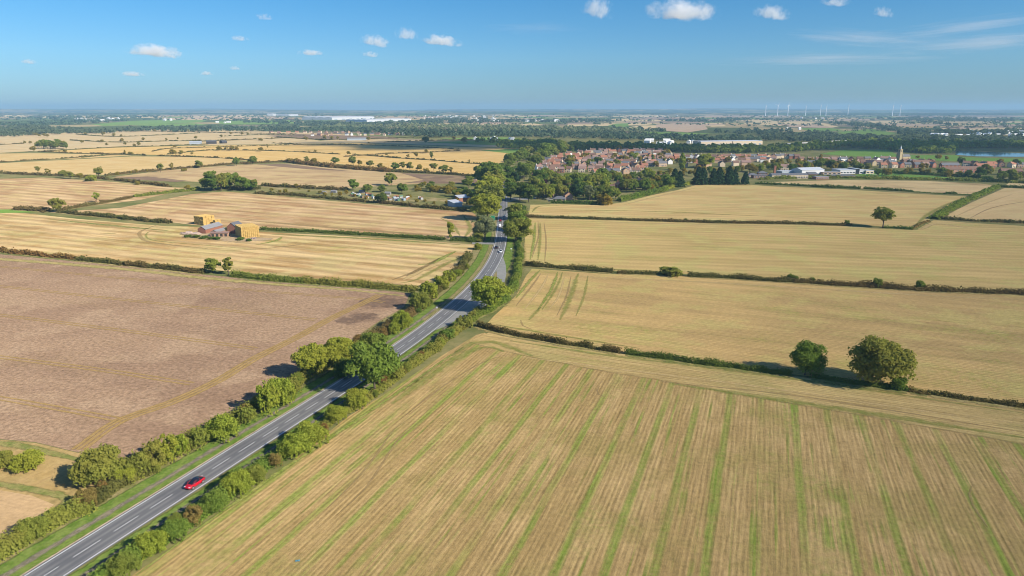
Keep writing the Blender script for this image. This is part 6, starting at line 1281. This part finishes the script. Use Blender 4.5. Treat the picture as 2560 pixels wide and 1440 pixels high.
def cloud(px, py, w, h, label, mat=None, alt=760.0, tilt=0.0, name='cloud', grp='small white clouds'):
    v = (py - 720) / F; k = (alt - H) / (-SP - v * CP); c = aim(px, py, k); mpp = k / F
    o = bpy.data.objects.new(name, cm_); COL.objects.link(o); o.location = c; o.scale = (w * mpp * .62, w * mpp * .42, h * mpp * .72); o.rotation_euler = (0, R(tilt), -math.atan2(c.x, c.y))
    o.data = cm_.copy(); o.data.materials.append(mat or VAP); tag(o, label, 'cloud', grp); return o
for px, py, w, h, l, tl in ((390, 131, 125, 34, 'long white cloud on the left, brightest there', 4), (332, 186, 50, 13, 'faint flat cloud low below the long left cloud', 0), (516, 184, 30, 11, 'tiny faint cloud low in the left sky, left one', 0), (587, 171, 26, 11, 'tiny faint cloud low in the left sky, right one', 0), (660, 44, 38, 17, 'small faint cloud high in the left sky', 0), (600, 97, 42, 14, 'dim small cloud between the high and low left clouds', 0),
                            (937, 105, 68, 30, 'white cloud left of centre, left of the three', 10), (1016, 88, 54, 32, 'peaked white cloud, middle of the centre three', 4), (1104, 104, 96, 28, 'wide ragged white cloud, right of the centre three', 6), (925, 137, 40, 15, 'small cloud hanging below the centre three', 4), (778, 133, 62, 15, 'very faint ragged cloud left of the centre clouds', 0), (1494, 26, 76, 54, 'puffy white cloud at the top, left of the long one', 12), (1705, 32, 165, 56, 'largest long puffy cloud at the top right', 4), (1930, 35, 84, 38, 'mid sized cloud right of the largest one', 8), (2088, 6, 66, 26, 'cloud cut by the top edge of the photo', 6), (2208, 33, 46, 26, 'small cloud in the upper right sky', 14), (72, 155, 34, 13, 'tiny faint cloud low at the left edge', 0)):
    cloud(px, py, w, h, l, None, 760, tl)
FAINT = vapour('faint_cirrus', .00016, True)
for px, py, w, h, tl, l in ((2150, 95, 330, 34, 6, 'thin white cirrus streak in the right sky, left end'), (2400, 68, 420, 26, -4, 'upper thin cirrus streak reaching the right edge'), (2440, 105, 420, 40, -2, 'broad cirrus band at the right edge of the sky'), (2060, 148, 520, 26, 0, 'lowest faint cirrus band over the wind turbines'), (1340, 70, 260, 26, 0, 'very thin cirrus veil right of the centre clouds')):
    cloud(px, py, w, h, l, FAINT if py in (148, 70) else CIR, 2600, tl, 'cirrus_cloud', 'thin cirrus streaks')
# clouds overhead, out of frame, that shade the middle distance as in the photograph
def shade(px, py, wx, wy, label, alt=700.0, rz=0):
    q = P(px, py); k = alt / math.tan(EL); o = bpy.data.objects.new('cloud', cm_.copy()); COL.objects.link(o)
    o.location = (q.x + AZ.x * k, q.y + AZ.y * k, alt); o.scale = (wx, wy, 80); o.rotation_euler = (0, 0, R(rz)); o.data.materials.append(SHV); tag(o, label, 'cloud', 'clouds overhead')
shade(1090, 362, 430, 330, 'broad cloud overhead shading the fields by the far houses')
shade(1640, 371, 380, 210, 'cloud overhead shading the woods behind the village')
shade(2360, 373, 430, 200, 'cloud overhead shading the lake and its woods')
